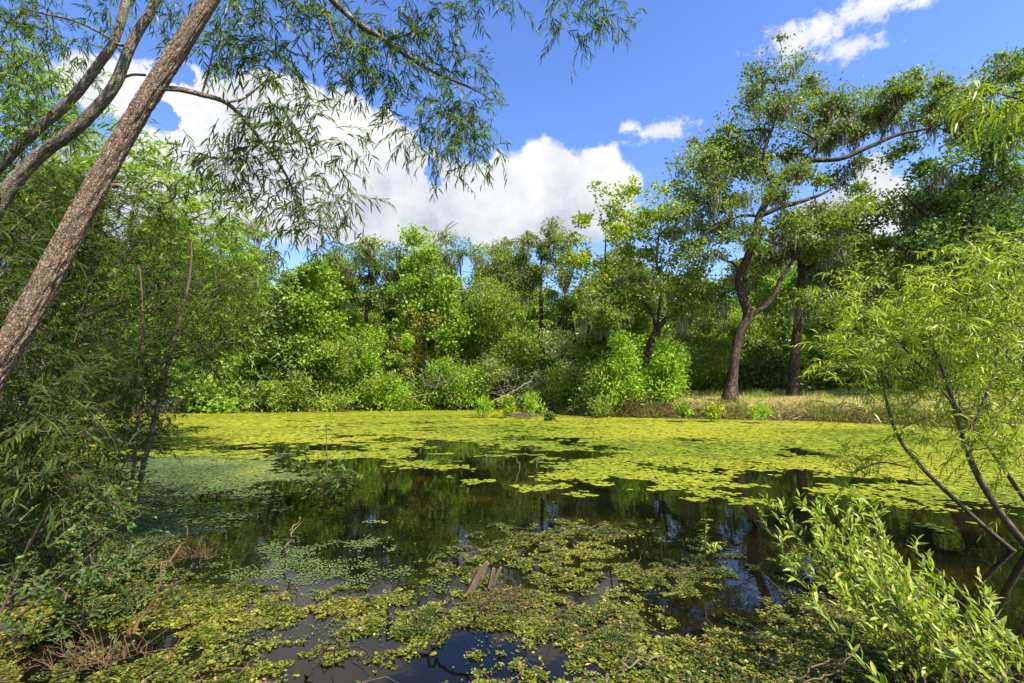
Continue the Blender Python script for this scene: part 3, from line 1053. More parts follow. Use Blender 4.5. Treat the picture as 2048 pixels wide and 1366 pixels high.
# dead snag
Yd = 39.0
bs = P(876, 600, Yd)
rt = thing('dead_tree', 'bare grey dead tree top sticking up above the vivid gum', 'tree', (bs[0], Yd, gz(bs[0], Yd)), GT)
for nm_, rows in (('trunk', [(872, 800, 7), (872, 690, 6.5), (870, 600, 6), (872, 540, 5), (870, 500, 4), (876, 478, 3.2), (886, 464, 2.6), (898, 448, 1.8), (910, 441, .6)]),
                  ('branch', [(871, 505, 2.5), (869, 480, 2), (866, 466, 1.6), (858, 460, 1.2), (850, 463, .5)]),
                  ('branch', [(884, 467, 1.8), (896, 458, 1.4), (908, 450, 1), (916, 446, .4)]),
                  ('branch', [(880, 474, 1.5), (892, 470, 1), (900, 463, .4)])):
    pp = smooth_path(pth(rows, Yd), 24)
    b_ = MB()
    tube(b_, pp[:, :3], pp[:, 3], 7)
    b_.build(nm_, M['dead'], rt, smooth=True)

# ---- shrubs along the far waterline
GS = 'shrubs along the far waterline'
SH = [
    ('shrub', 'low round leaf-green shrub at the left end of the far waterline', 'gum', 400, 31.5, 755, 826, 48),
    ('shrub', 'deep green shrub above the grey brush pile', 'dark', 468, 33, 700, 800, 52),
    ('shrub', 'mid-green shrub hanging over the water right of the brush pile', 'myrtle', 540, 32.5, 740, 822, 42),
    ('shrub', 'fine-leaved yellow-green shrub spreading low over the left shore', 'myrtle', 605, 32.8, 715, 822, 60),
    ('shrub', 'tall yellow-green myrtle shrub below the wide grey-green oak', 'myrtle', 700, 34, 640, 815, 58),
    ('shrub', 'bushy green shrub beside the leaning pale branch on the shore', 'bright', 770, 34.5, 660, 815, 48),
    ('shrub', 'bronze-topped tall shrub at the centre of the far bank', 'brownish', 850, 35.5, 605, 800, 60),
    ('shrub', 'bright leafy shrub low at the water below the bronze shrub', 'bright', 905, 35, 700, 815, 50),
    ('shrub', 'grey twiggy shrub full of bare stems left of the inlet', 'myrtle_grey', 1000, 36, 640, 800, 55),
    ('shrub', 'large grey-green willowy shrub leaning over the inlet', 'myrtle_grey', 1098, 32, 655, 822, 66),
    ('shrub', 'small yellow-green shrub right of the inlet', 'myrtle', 1150, 30, 735, 828, 34),
    ('shrub', 'tall reedy green shrub on the muddy shore beside the bright pair', 'myrtle', 1205, 28, 730, 830, 34),
    ('shrub', 'bright lime bush, left one of the pair at the curved black trunk', 'bright', 1252, 27.2, 672, 820, 46),
    ('shrub', 'bright lime bush, right one of the pair at the curved black trunk', 'bright', 1335, 27.2, 692, 815, 42),
    ('shrub', 'dark understorey shrub behind the right lime bush', 'myrtle', 1420, 36, 640, 795, 60),
    ('shrub', 'shaded green shrub between the crooked oak and straight oak', 'dark', 1530, 36, 660, 795, 62),
    ('shrub', 'green thicket shrub right of the straight oak trunk', 'gum', 1660, 35, 650, 795, 66),
    ('shrub', 'fresh green thicket shrub between the tall myrtle and the column gum', 'gum', 655, 36, 640, 790, 60),
    ('shrub', 'fresh green thicket shrub filling the bank behind the bright shrub', 'gum', 815, 37, 640, 780, 60),
    ('shrub', 'yellow-green thicket shrub behind the bleached bare bush', 'gum_yellow', 905, 38, 620, 760, 60),
    ('shrub', 'grey-green thicket shrub between bronze shrub and inlet', 'myrtle', 955, 35.5, 680, 805, 50),
    ('shrub', 'green thicket shrub under the mossy round oak', 'myrtle', 1050, 36, 640, 790, 56),
    ('shrub', 'yellow-green thicket shrub under the slender gum', 'gum_yellow', 1180, 33.5, 640, 790, 56),
    ('shrub', 'leafy thicket shrub behind the left lime bush', 'gum', 1235, 32, 600, 760, 50),
    ('shrub', 'leafy thicket shrub behind the right lime bush', 'myrtle', 1370, 33, 620, 785, 60),
    ('shrub', 'sunny thicket shrub left behind the crooked oak', 'bright', 1430, 38, 670, 795, 56),
    ('shrub', 'sunny thicket shrub just right of the crooked oak trunk', 'gum', 1510, 39, 680, 795, 50),
    ('shrub', 'sunny thicket shrub right behind the straight oak', 'bright', 1630, 38, 670, 795, 56),
    ('shrub', 'fresh green shrub below the grey mossy oak on the left', 'gum', 500, 35, 620, 790, 60),
    ('shrub', 'fresh green shrub between magnolia and left willows', 'myrtle', 430, 34, 600, 790, 60),
    ('shrub', 'bushy green shrub under the massive right oak', 'gum', 1760, 33, 600, 795, 66),
]
for j, (nm_, lab, sp, px, Y, top, bot, hw) in enumerate(SH):
    bp_ = None
    if 'left one of the pair' in lab:
        bp_ = [(1250, 695, 30, 28), (1232, 735, 36, 32), (1266, 735, 34, 32), (1250, 780, 34, 24), (1222, 772, 26, 24), (1275, 775, 24, 22)]
    elif 'right one of the pair' in lab:
        bp_ = [(1335, 712, 28, 26), (1352, 742, 30, 30), (1318, 752, 28, 28), (1345, 780, 28, 20), (1315, 784, 24, 18)]
    auto_tree(nm_, lab, 'shrub', sp, px, Y, top, bot + 4, hw, 60 + j, GS, tr=.05, nb=7, r0=.007, blobs_px=bp_)

# woodland filling in behind: copies of a few trees
protos = [auto_tree('woodland_tree', 'tall green woodland tree far behind the left shore', 'tree', 'oak', 640, 48, 520, 800, 90, 41, 'woodland behind the far bank', tr=.3, nb=14, moss_k=.2),
          auto_tree('woodland_tree', 'dense dark woodland tree behind the crooked oak', 'tree', 'oak_dark', 1480, 44, 600, 800, 90, 42, 'woodland behind the far bank', tr=.3, nb=14, moss_k=.15),
          auto_tree('woodland_tree', 'fresh green woodland tree behind the mossy round oak', 'tree', 'gum', 1060, 47, 580, 800, 90, 43, 'woodland behind the far bank', tr=.25, nb=14)]
spots = [(0, 330, 46, 1.25, 'woodland tree hidden behind the left willow mass'), (1, 430, 50, 1.2, 'woodland tree behind the grey mossy oak'),
         (2, 540, 46, 1.15, 'woodland tree behind the magnolia'), (1, 760, 47, 1.15, 'woodland tree behind the wide grey-green oak'),
         (0, 860, 48, 1.08, 'woodland tree behind the vivid middle gum'), (1, 955, 46, 1.05, 'woodland tree behind the thin-crowned mossy oak'),
         (1, 1150, 46, 1.15, 'woodland tree behind the shaded dark tree'), (0, 1250, 46, 1.0, 'woodland tree behind the slender yellow-green gum'),
         (1, 1360, 46, 1.05, 'woodland tree behind the small curved oak'), (2, 1580, 45, 1.05, 'woodland tree behind the straight oak'),
         (0, 1690, 45, 1.15, 'woodland tree behind the gap right of the straight oak'), (1, 1800, 42, 1.2, 'woodland tree behind the massive right oak'),
         (0, 1950, 40, 1.3, 'woodland tree at the far right behind the yellow willow'), (1, 200, 42, 1.3, 'woodland tree far left behind the leaning trunks'),
         (0, 380, 62, 1.35, 'woodland tree in the far row behind the left willows'), (2, 600, 60, 1.4, 'woodland tree in the far row behind the column gum'),
         (1, 720, 62, 1.5, 'woodland tree in the far row behind the wide grey-green oak'), (2, 830, 62, 1.2, 'woodland tree in the far row behind the bronze shrub'), (0, 1010, 62, 1.35, 'woodland tree in the far row left of the mossy round oak'),
         (1, 1100, 62, 1.4, 'woodland tree in the far row right of the mossy round oak'), (2, 1200, 60, 1.4, 'woodland tree in the far row behind the slender gum'), (1, 1300, 60, 1.3, 'woodland tree in the far row behind the small curved oak'),
         (2, 1430, 58, 1.3, 'woodland tree in the far row left of the crooked oak'), (0, 1530, 58, 1.3, 'woodland tree in the far row between the two bank oaks'), (2, 1640, 58, 1.3, 'woodland tree in the far row right of the straight oak'),
         (1, 1740, 56, 1.35, 'woodland tree in the far row left of the massive oak'), (0, 1860, 54, 1.4, 'woodland tree in the far row behind the massive oak'),
         (0, 60, 38, 1.3, 'woodland tree beyond the left edge thicket'), (2, 2110, 36, 1.2, 'woodland tree just beyond the right edge')]
for j, (k_, px, Y, sc, lab) in enumerate(spots):
    c = copy_tree(protos[k_])
    x = (px - 1024) / F * Y
    c.location = (x, Y, gz(x, Y) - .05)
    c.rotation_euler = (0, 0, float(rng.uniform(0, 6.28)))
    c.scale = (sc, sc, sc)
    c['label'] = lab
# understorey copies
us = auto_tree('understorey_shrub', 'dark understorey shrub deep under the left trees', 'shrub', 'dark', 600, 40, 660, 800, 70, 44, 'understorey shrubs in the shade', tr=.06, nb=8, r0=.007)
us2 = auto_tree('understorey_shrub', 'green understorey shrub deep under the middle trees', 'shrub', 'myrtle', 880, 41, 660, 800, 70, 45, 'understorey shrubs in the shade', tr=.06, nb=8, r0=.007)
for j, (px, Y, sc, lab) in enumerate([(420, 39, 1.2, 'understorey shrub behind the deep green shrub'), (510, 41, 1.2, 'understorey shrub behind the magnolia stem'),
                                      (690, 42, 1.2, 'understorey shrub behind the tall myrtle shrub'), (780, 42, 1.2, 'understorey shrub beside the wide oak trunk'),
                                      (960, 42, 1.1, 'understorey shrub behind the grey twiggy shrub'), (1050, 42, 1.2, 'understorey shrub under the mossy round oak'),
                                      (1240, 38, 1.0, 'understorey shrub behind the left lime bush'), (1310, 40, 1.1, 'understorey shrub behind the curved black trunk'),
                                      (1475, 42, 1.1, 'understorey shrub straight behind the crooked oak trunk'), (1590, 41, 1.2, 'understorey shrub straight behind the straight oak trunk'),
                                      (1710, 41, 1.2, 'understorey shrub in the gap right of the straight oak'), (1840, 36, 1.2, 'understorey shrub behind the massive oak trunk'),
                                      (1960, 34, 1.2, 'understorey shrub behind the yellow willow at right')]):
    c = copy_tree(us if j % 2 else us2)
    x = (px - 1024) / F * Y
    c.location = (x, Y, gz(x, Y) - .05)
    c.rotation_euler = (0, 0, float(rng.uniform(0, 6.28)))
    c.scale = (sc, sc, sc)
    c['label'] = lab

# ------------------------------------------------------------------ leaning willow in the left foreground


def bark_bump(amp):
    def f(L_, a_, R_):
        x, y = np.cos(a_), np.sin(a_)
        w1 = fbmn(np.stack([x * 1.5, y * 1.5, L_ * 2.0], -1), 2) - .5
        u = a_ * 14 / (2 * np.pi) * 1.0 + w1 * 2.2
        ridge = np.abs(fbmn(np.stack([x * 7 + 3, y * 7, L_ * 9 + w1 * 2], -1), 3) - .5) * 2
        lump = fbmn(np.stack([x * .9 + 7, y * .9, L_ * 1.6], -1), 3) - .5
        fur = np.abs(fbmn(np.stack([x * 4.5 + w1 * 1.5, y * 4.5 + 5, L_ * 4.2 + w1 * 3], -1), 3) - .5) * 2
        return R_ * (amp * (.35 - ridge) - amp * 1.4 * np.clip(.22 - fur, 0, 1) * 3 + .2 * lump)
    return f


def stem(mb, rows, Y, n=40, sides=8, bump=None, k=1.0):
    p = smooth_path(pth(rows, Y), n)
    p[:, 3] *= k
    tube(mb, p[:, :3], p[:, 3], sides, bump)
    return p


YA = 3.4
rowsA = [(-300, 1240, 52), (-210, 1100, 40), (-110, 930, 36), (-28, 770, 28), (38, 660, 27), (102, 545, 24.5), (162, 430, 22.5), (216, 330, 21.5), (277, 225, 21), (337, 130, 20.5), (394, 40, 18), (455, -50, 17), (560, -170, 17), (660, -290, 14), (760, -420, 9)]
bA = pth(rowsA, YA)
willow = thing('willow_tree', 'thick leaning willow trunk with rough red-brown bark in the left foreground', 'tree', (bA[0][0], YA, gz(bA[0][0], YA)), 'leaning willows at the left')
mb = MB()
pA = stem(mb, rowsA, YA, 400, 64, bark_bump(.2), .89)
mb.build('trunk', M['bark_willow'], willow, smooth=True)
mb = MB()
stem(mb, [(226, 372, 6), (236, 371, 4), (245, 374, 1.5)], YA, 8, 7)
mb.build('branch_stub', M['brown_wood'], willow, smooth=True)


def wlimb(parent, rows, Y, blobs, seed, mat='willow', bark='bark_lichen', k=11, nt=5, tl=.27, nl=14, L=.092, Wd=.0150, droop=.42, name='limb', extra=(), r0=.0022, up=-.15, sides=8, mossk=0, spread=.1, detail=True, tintbias=0.0):
    rs = np.random.default_rng(seed)
    mb_ = MB()
    p = stem(mb_, rows, Y, 40, sides, bark_bump(.12), .75)
    st = [r for r in p]
    o = mb_.build(name, M[bark], parent, smooth=True)
    for e in extra:
        m2 = MB()
        pe = stem(m2, e, Y, 20, 6, None, .7)
        m2.build('side_branch', M[bark], o, smooth=True)
        st += [r for r in pe]
    bl = [px_blob(b[0], b[1], b[2], b[3], Y, .8, b[4] if len(b) > 4 else rs.uniform(-.5, .5)) for b in blobs]
    cl = in_blobs(bl, k * 4.0, rs, .2)
    A, B, ra, rb = grow(st, cl, r0, rs, .2, .05, 2, .5)
    tw, lf = MB(), MB()
    frusta(tw, A, B, np.minimum(ra, .02), np.minimum(rb, .02), 4)
    twig_leaves(lf, tw, cl, nt, tl, nl, L, Wd, rs, droop, up, spread=spread, detail=detail, tintbias=tintbias)
    tw.build('twig_work', M['twig'], o, kind='stuff')
    lf.build('foliage', M[mat], o, kind='stuff')
    if mossk:
        mm = MB()
        moss(mm, B[rs.random(len(B)) < mossk], rs, (.15, .5), 16, .004, .03)
        mm.build('spanish_moss', M['moss'], o, kind='stuff')
    return o


# limb that bends over the cloud
wlimb(willow, [(322, 176, 8, 0), (365, 180, 7.5, .15), (405, 190, 7, .3), (450, 204, 6.5, .45), (490, 240, 5.5, .6), (525, 285, 5, .7), (560, 330, 4, .75), (585, 375, 3, .8), (605, 410, 1.5, .8)], YA,
      [(470, 130, 90, 60, .5), (560, 150, 80, 60, .6), (620, 200, 60, 60, .6), (560, 240, 90, 60, .7), (640, 290, 60, 60, .7), (600, 340, 80, 60, .8), (500, 320, 70, 60, .7), (640, 400, 60, 60, .8),
       (580, 420, 60, 50, .8), (450, 260, 60, 50, .6), (690, 330, 40, 60, .8), (660, 460, 60, 35, .9), (530, 400, 50, 50, .8), (420, 330, 50, 60, .7)], 101, 'willow', k=5.5,
      extra=[[(455, 205, 4, .45), (490, 195, 3.4, .5), (530, 165, 2.6, .55), (570, 150, 1.5, .6)], [(527, 286, 3.4, .7), (565, 280, 2.6, .75), (600, 262, 1.6, .8)],
             [(405, 185, 3, .3), (420, 130, 2.6, .35), (437, 60, 2, .4), (470, 30, 1.2, .45)]], mossk=.015)
# limb hanging in from the top over the blue sky
wlimb(willow, [(560, -170, 12, 0), (610, -80, 11, .3), (660, -5, 9, .6), (715, 45, 8, .8), (770, 80, 7.5, 1.0), (810, 108, 6.5, 1.1), (860, 140, 5.5, 1.2), (905, 160, 4, 1.3), (950, 180, 2.5, 1.4), (985, 200, 1.2, 1.4)], YA,
      [(700, 100, 70, 60, .9), (740, 40, 80, 50, .9), (830, 40, 80, 50, 1.1), (890, 80, 60, 50, 1.2), (800, 150, 80, 50, 1.1), (700, 150, 50, 40, 1.0), (870, 200, 80, 50, 1.2), (950, 180, 60, 50, 1.4),
       (960, 240, 50, 50, 1.4), (910, 270, 70, 50, 1.3), (840, 260, 50, 50, 1.2), (930, 310, 50, 30, 1.3), (660, 60, 40, 70, .8), (900, 20, 50, 40, 1.2)], 102, 'willow', k=6.5,
      extra=[[(770, 80, 4.5, 1.0), (800, 74, 3.8, 1.1), (825, 62, 3, 1.1), (850, 20, 2, 1.2)], [(838, 126, 3.4, 1.15), (865, 125, 3, 1.2), (895, 140, 2.2, 1.3), (925, 165, 1.2, 1.4)],
             [(640, -40, 5, .5), (660, 50, 4, .6), (680, 120, 3, .7), (690, 170, 1.8, .7)]], mossk=.02)
# sprays dropping in along the top edge and the crown above the frame
wlimb(willow, [(660, -290, 11, 0), (800, -260, 10, .5), (950, -200, 8, 1.0), (1060, -150, 6, 1.2), (1150, -90, 4, 1.4), (1200, -40, 2, 1.5)], YA,
      [(1010, -10, 30, 35, 1.2), (1150, 10, 40, 40, 1.4), (1200, 40, 50, 40, 1.5), (1250, 15, 45, 25, 1.5), (1140, 70, 18, 25, 1.4), (1180, -60, 90, 50, 1.4), (1000, -120, 120, 70, 1.0), (820, -150, 130, 90, .8), (980, -40, 50, 40, 1.1)], 103, 'willow', k=5.5)
wlimb(willow, [(470, -50, 12, 0), (420, -110, 9, .4), (330, -170, 6, .8), (240, -200, 3, 1.1)], YA,
      [(480, 40, 70, 50, .5), (540, 60, 60, 50, .5), (600, 60, 50, 60, .6), (420, 30, 50, 40, .7), (560, -30, 80, 60, .4), (300, -120, 130, 80, .9), (600, -150, 140, 90, .4), (360, 40, 60, 50, 1.0)], 104, 'willow', k=5)

# the two thinner stems behind
YB = 5.2
wil2 = thing('willow_tree', 'pair of thinner lichen-covered willow stems leaning behind the thick trunk', 'tree', (P(-300, 700, YB)[0], YB, gz(P(-300, 700, YB)[0], YB)), 'leaning willows at the left')
mb = MB()
pB = stem(mb, [(-420, 1040, 34), (-330, 800, 26), (-180, 540, 22), (-60, 400, 20), (10, 320, 19), (70, 262, 18), (125, 215, 17), (168, 170, 16), (200, 125, 15), (225, 90, 15), (240, 50, 14), (250, 10, 14), (262, -60, 12), (280, -160, 8)], YB, 200, 32, bark_bump(.15), .56)
mb.build('trunk', M['bark_lichen'], wil2, smooth=True)
mb = MB()
pC = stem(mb, [(-400, 1060, 40), (-280, 820, 30), (-140, 620, 27), (-40, 470, 26), (20, 375, 24), (80, 310, 22), (145, 262, 20), (195, 215, 19), (232, 165, 18), (252, 115, 17), (275, 65, 16), (300, 25, 15), (330, -40, 13), (380, -140, 8)], YB - .5, 200, 32, bark_bump(.15), .58)
mb.build('trunk', M['bark_lichen'], wil2, smooth=True)
wlimb(wil2, [(268, 85, 5), (240, 90, 4.6), (205, 68, 4), (150, 42, 3.4), (90, 28, 2.6), (40, 14, 1.6)], YB,
      [(130, 60, 60, 50), (60, 40, 60, 60), (40, 130, 70, 60), (110, 150, 60, 50), (30, 220, 60, 50), (170, 20, 50, 40), (130, 250, 60, 40), (60, 300, 60, 40), (0, 60, 60, 80)], 105, 'willow', k=5,
      extra=[[(236, 160, 4), (262, 150, 4, -.2), (290, 150, 4, -.5)]])
wlimb(wil2, [(262, -60, 8), (200, -120, 6), (100, -160, 4), (0, -180, 2)], YB, [(100, -60, 120, 60), (0, -100, 120, 80), (230, -30, 70, 50), (330, 20, 50, 50, .5), (200, -140, 120, 60)], 106, 'willow', k=3.5)

# ------------------------------------------------------------------ left thicket of willow shrubs


def shrub(name, label, base, stems, blobs, Y, seed, mat, group, k=9, nt=5, tl=.34, nl=14, L=.092, Wd=.0165, droop=.35, up=.25, bark='twig', r0=.0028, detail=False, spread=.14, stem_name='stem', mids=2, ldroop=.3, dk=2.2):
    rs = np.random.default_rng(seed)
    root = thing(name, label, 'shrub', base, group)
    st = []
    for rows in stems:
        m_ = MB()
        p = stem(m_, rows, Y, 26, 7, bark_bump(.1), .62)
        m_.build(stem_name, M[bark], root, smooth=True)
        st += [r for r in p]
    bl = [px_blob(b[0], b[1], b[2], b[3], Y, .9, b[4] if len(b) > 4 else rs.uniform(-.7, .7)) for b in blobs]
    cl = in_blobs(bl, k * dk, rs, .15)
    A, B, ra, rb = grow(st, cl, r0, rs, .15, .05, mids, .5)
    tw, lf = MB(), MB()
    frusta(tw, A, B, np.minimum(ra, .02), np.minimum(rb, .02), 4)
    twig_leaves(lf, tw, cl, nt, tl, nl, L, Wd, rs, droop, up, spread=spread, detail=detail, ldroop=ldroop)
    tw.build('twig_work', M['twig'], root, kind='stuff')
    lf.build('foliage', M[mat], root, kind='stuff')
    return root


GL = 'willow shrubs crowding the left shore'
YL = 6.0
shrub('willow_shrub', 'tall dark willow shrub with slanting grey stems nearest the water at left', (*P(255, 1020, YL)[:2], .05),
      [[(262, 1040, 9), (285, 940, 8), (305, 860, 7.5), (325, 770, 7), (348, 680, 6.5), (368, 610, 5.5), (380, 545, 4), (384, 480, 2.5)],
       [(255, 1030, 6), (268, 930, 5), (276, 830, 4.5), (283, 730, 4), (285, 620, 3), (280, 540, 2)],
       [(320, 730, 4), (350, 715, 3.4), (400, 700, 2.6), (450, 690, 1.5)], [(340, 700, 3), (370, 650, 2.5), (430, 590, 2), (470, 540, 1.2)]],
      [(330, 560, 90, 60), (400, 600, 80, 50), (440, 660, 80, 50), (350, 680, 90, 50), (280, 620, 80, 60), (260, 720, 80, 60), (380, 730, 70, 40), (220, 820, 70, 50), (290, 860, 60, 50), (450, 560, 60, 50), (490, 640, 40, 40),
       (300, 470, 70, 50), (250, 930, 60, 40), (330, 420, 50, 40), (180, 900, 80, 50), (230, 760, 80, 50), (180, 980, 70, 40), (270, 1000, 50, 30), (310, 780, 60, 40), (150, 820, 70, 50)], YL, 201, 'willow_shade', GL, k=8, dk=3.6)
YL2 = 7.0
shrub('willow_shrub', 'leafy willow shrub with a long pale slanting branch behind the thick trunk', (*P(60, 1010, YL2)[:2], .1),
      [[(55, 1010, 9), (62, 940, 8), (72, 860, 7), (82, 790, 6), (90, 720, 4)], [(30, 750, 8), (110, 672, 7), (180, 630, 6), (250, 602, 5), (310, 580, 4), (360, 560, 2.5)],
       [(20, 1020, 8), (10, 900, 7), (0, 760, 6), (20, 620, 5), (60, 480, 4)]],
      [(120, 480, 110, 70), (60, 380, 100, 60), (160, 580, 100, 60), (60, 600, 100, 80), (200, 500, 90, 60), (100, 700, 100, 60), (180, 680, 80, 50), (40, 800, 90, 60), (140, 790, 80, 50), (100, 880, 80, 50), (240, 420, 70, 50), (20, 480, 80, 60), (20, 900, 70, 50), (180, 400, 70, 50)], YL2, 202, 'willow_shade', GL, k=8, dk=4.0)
YL3 = 4.2
shrub('willow_shrub', 'near willow shrub with shade-darkened leaf colour at the left edge under the thick trunk', (*P(-60, 1160, YL3)[:2], .1),
      [[(-60, 1170, 10), (-20, 1060, 8), (30, 940, 7), (60, 820, 5), (70, 720, 3)], [(-80, 1170, 9), (-60, 1000, 7), (-40, 850, 5), (0, 700, 3)],
       [(-40, 1180, 8), (60, 1090, 6), (130, 1010, 4.5), (170, 930, 3)]],
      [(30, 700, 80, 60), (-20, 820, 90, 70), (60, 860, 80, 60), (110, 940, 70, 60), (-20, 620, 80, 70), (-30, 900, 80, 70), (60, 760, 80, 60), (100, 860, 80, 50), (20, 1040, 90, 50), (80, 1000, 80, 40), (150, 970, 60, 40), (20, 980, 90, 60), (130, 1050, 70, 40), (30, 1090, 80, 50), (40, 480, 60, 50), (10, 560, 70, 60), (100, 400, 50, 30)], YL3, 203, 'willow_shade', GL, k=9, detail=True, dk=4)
YT = 13.0
rb_ = P(150, 800, YT)
shrub('willow_tree', 'tall sunlit willow rising behind the leaning trunks', (rb_[0], YT, gz(rb_[0], YT)),
      [[(150, 830, 16), (160, 700, 13), (180, 560, 11), (200, 440, 8), (220, 340, 4)], [(170, 640, 9), (230, 540, 7), (300, 450, 5), (360, 380, 3)], [(165, 690, 8), (260, 640, 6), (360, 590, 4), (440, 540, 2)]],
      [(270, 290, 50, 36), (320, 320, 60, 36), (370, 370, 60, 40), (410, 420, 60, 45), (450, 480, 60, 45), (250, 360, 80, 50), (330, 430, 80, 50), (400, 500, 70, 50), (280, 500, 80, 50), (470, 560, 50, 50), (200, 300, 60, 40), (150, 350, 80, 60),
       (60, 250, 80, 70), (100, 180, 70, 50), (30, 340, 80, 60), (350, 580, 80, 60), (430, 620, 60, 60), (10, 150, 60, 80), (260, 600, 80, 60), (380, 680, 70, 50), (440, 720, 60, 50), (150, 260, 60, 40)], YT, 204, 'willow_lit', 'leaning willows at the left', k=3.4, nt=5, tl=.6, nl=12, L=.22, Wd=.05, r0=.008, spread=.3)
bpy.data.objects[:]  # keep names settled
YM = 17.0
rb_ = P(250, 800, YM)
shrub('willow_shrub', 'sunlit mid-green shrub at the left shore behind the slanting stems', (rb_[0], YM, gz(rb_[0], YM)),
      [[(250, 850, 7), (270, 770, 6), (300, 700, 4), (320, 640, 2)], [(240, 850, 6), (210, 770, 5), (180, 700, 3)]],
      [(300, 680, 60, 50), (350, 740, 60, 45), (250, 720, 60, 50), (200, 760, 60, 50), (310, 790, 60, 36), (140, 720, 70, 60), (80, 780, 80, 50), (230, 810, 60, 30), (380, 700, 40, 40), (30, 720, 70, 60)], YM, 205, 'willow', GL, k=4.5, nt=5, tl=.6, nl=11, L=.22, Wd=.055, r0=.006, spread=.3)

# thin dead-looking stems fanning out over the near left water
GF = 'bare stems fanning over the near left water'
rs = np.random.default_rng(77)
FAN = [('steepest dark stem of the left fan, rising beside the near willow shrub', (-90, 1170), (70, 930)),
       ('dark stem of the left fan ending below the blue-green mat', (-110, 1200), (200, 985)),
       ('long dark stem of the left fan with a crooked middle', (-80, 1230), (300, 1010)),
       ('short dark stem low in the left fan under the crooked one', (-60, 1215), (180, 1110)),
       ('dark stem of the left fan nearest the brown dead weed stalks', (-100, 1290), (330, 1085)),
       ('thin stem of the left fan between the two longest stems', (-70, 1260), (250, 1050)),
       ('lowest flat stem of the left fan over the leafy water shrub', (-90, 1330), (270, 1175)),
       ('upright thin stem of the left fan crossing behind the others', (20, 1220), (130, 960)),
       ('faint stem of the left fan at the foot of the slanting grey stems', (60, 1190), (240, 940))]
for j, (lab, (x0, y0), (x1, y1)) in enumerate(FAN):
    yy = 4.0 + rs.uniform(-.4, 1.0)
    b_ = MB()
    mx, my = (x0 + x1) / 2 - rs.uniform(10, 30), (y0 + y1) / 2 + rs.uniform(5, 40)
    p = smooth_path(pth([(x0, y0, rs.uniform(2.4, 4)), (mx, my, 2.6), (x1, y1, 1.5), (x1 + 30, y1 - 40, .6)], yy), 18)
    tube(b_, p[:, :3], p[:, 3], 6)
    o = b_.build('bare_stem', M['wet_wood' if j % 3 else 'twig'], None, origin=p[0, :3], smooth=True)
    tag(o, lab, 'stem', GF)

# low dark ground shrub lower left
YG = 3.6
shrub('water_shrub', 'low shaded leafy shrub spreading over the water at lower left', (*P(40, 1300, YG)[:2], .02),
      [[(-60, 1300, 6), (40, 1230, 5), (130, 1160, 3.4), (190, 1100, 2)], [(-60, 1320, 6), (60, 1290, 4), (160, 1250, 2.5)], [(-40, 1330, 5), (20, 1180, 4), (60, 1080, 2)]],
      [(60, 1120, 90, 40), (150, 1130, 70, 36), (60, 1210, 90, 40), (160, 1220, 80, 36), (40, 1290, 90, 36), (200, 1060, 60, 40), (230, 1000, 40, 30), (140, 1310, 80, 30), (250, 1180, 50, 26), (40, 1350, 80, 20), (-20, 1040, 90, 50), (110, 1070, 80, 40), (200, 1150, 70, 40), (0, 1170, 90, 50), (100, 1260, 90, 36), (200, 1270, 70, 30), (180, 990, 60, 40)], YG, 206, 'willow', GL, k=22, nt=5, tl=.17, nl=12, L=.036, Wd=.019, detail=False, up=.35, droop=.2, spread=.10, r0=.0016, dk=3)

# ------------------------------------------------------------------ right foreground yellow willow
YR = 5.2
shrub('willow_shrub', 'yellow-green sunlit willow shrub with dark leaning stems at the right edge', (*P(2160, 1210, YR)[:2], .0),
      [[(2170, 1220, 12), (2060, 1100, 11), (1990, 1010, 10), (1945, 930, 9), (1922, 860, 8), (1905, 800, 7), (1885, 740, 5), (1860, 680, 3)],
       [(2140, 1190, 8), (2000, 1080, 7), (1900, 990, 6.5), (1830, 920, 6), (1795, 870, 5.5), (1775, 810, 4.5), (1762, 740, 3)],
       [(2160, 1160, 7), (2050, 1000, 6.5), (1980, 900, 5.5), (1900, 800, 4.5), (1830, 720, 3.5), (1770, 650, 2.5), (1740, 600, 1.5)],
       [(2180, 1100, 9), (2110, 950, 8), (2060, 800, 7), (2040, 650, 5), (2010, 520, 3)],
       [(1935, 900, 5), (1960, 820, 4.5), (1990, 740, 3.5), (2000, 660, 2.5)],
       [(1820, 935, 3), (1760, 925, 2.6), (1700, 945, 2), (1660, 925, 1)],
       [(1890, 780, 3.4), (1820, 760, 3), (1740, 740, 2.4), (1660, 735, 1.4), (1610, 730, .8)]],
      [(1730, 590, 50, 36), (1770, 640, 60, 40), (1820, 580, 60, 40), (1700, 690, 60, 40), (1760, 720, 60, 40), (1850, 660, 70, 50), (1920, 600, 70, 50), (1960, 540, 60, 40), (2020, 560, 60, 60), (1900, 720, 70, 45), (1980, 660, 70, 50), (2040, 700, 60, 60),
       (1830, 780, 70, 36), (1930, 790, 60, 40), (2010, 800, 60, 40), (1650, 740, 45, 26), (1720, 780, 50, 26), (1980, 880, 60, 40), (2040, 900, 50, 50), (1860, 850, 50, 30), (1790, 860, 40, 26), (2000, 490, 50, 30), (1990, 960, 40, 30), (1690, 920, 50, 24), (1760, 940, 40, 24), (2040, 620, 60, 50), (2000, 720, 60, 50), (2040, 800, 60, 50), (1950, 690, 60, 50), (2050, 530, 50, 40), (1960, 850, 50, 36), (1880, 640, 60, 50), (1810, 690, 60, 40)],
      YR, 301, 'willow_yellow', 'foreground shrubs at the right', k=9.5, nt=4, tl=.34, nl=14, L=.10, Wd=.0145, droop=.3, up=.25, r0=.0028, detail=True, spread=.12, dk=4.0)
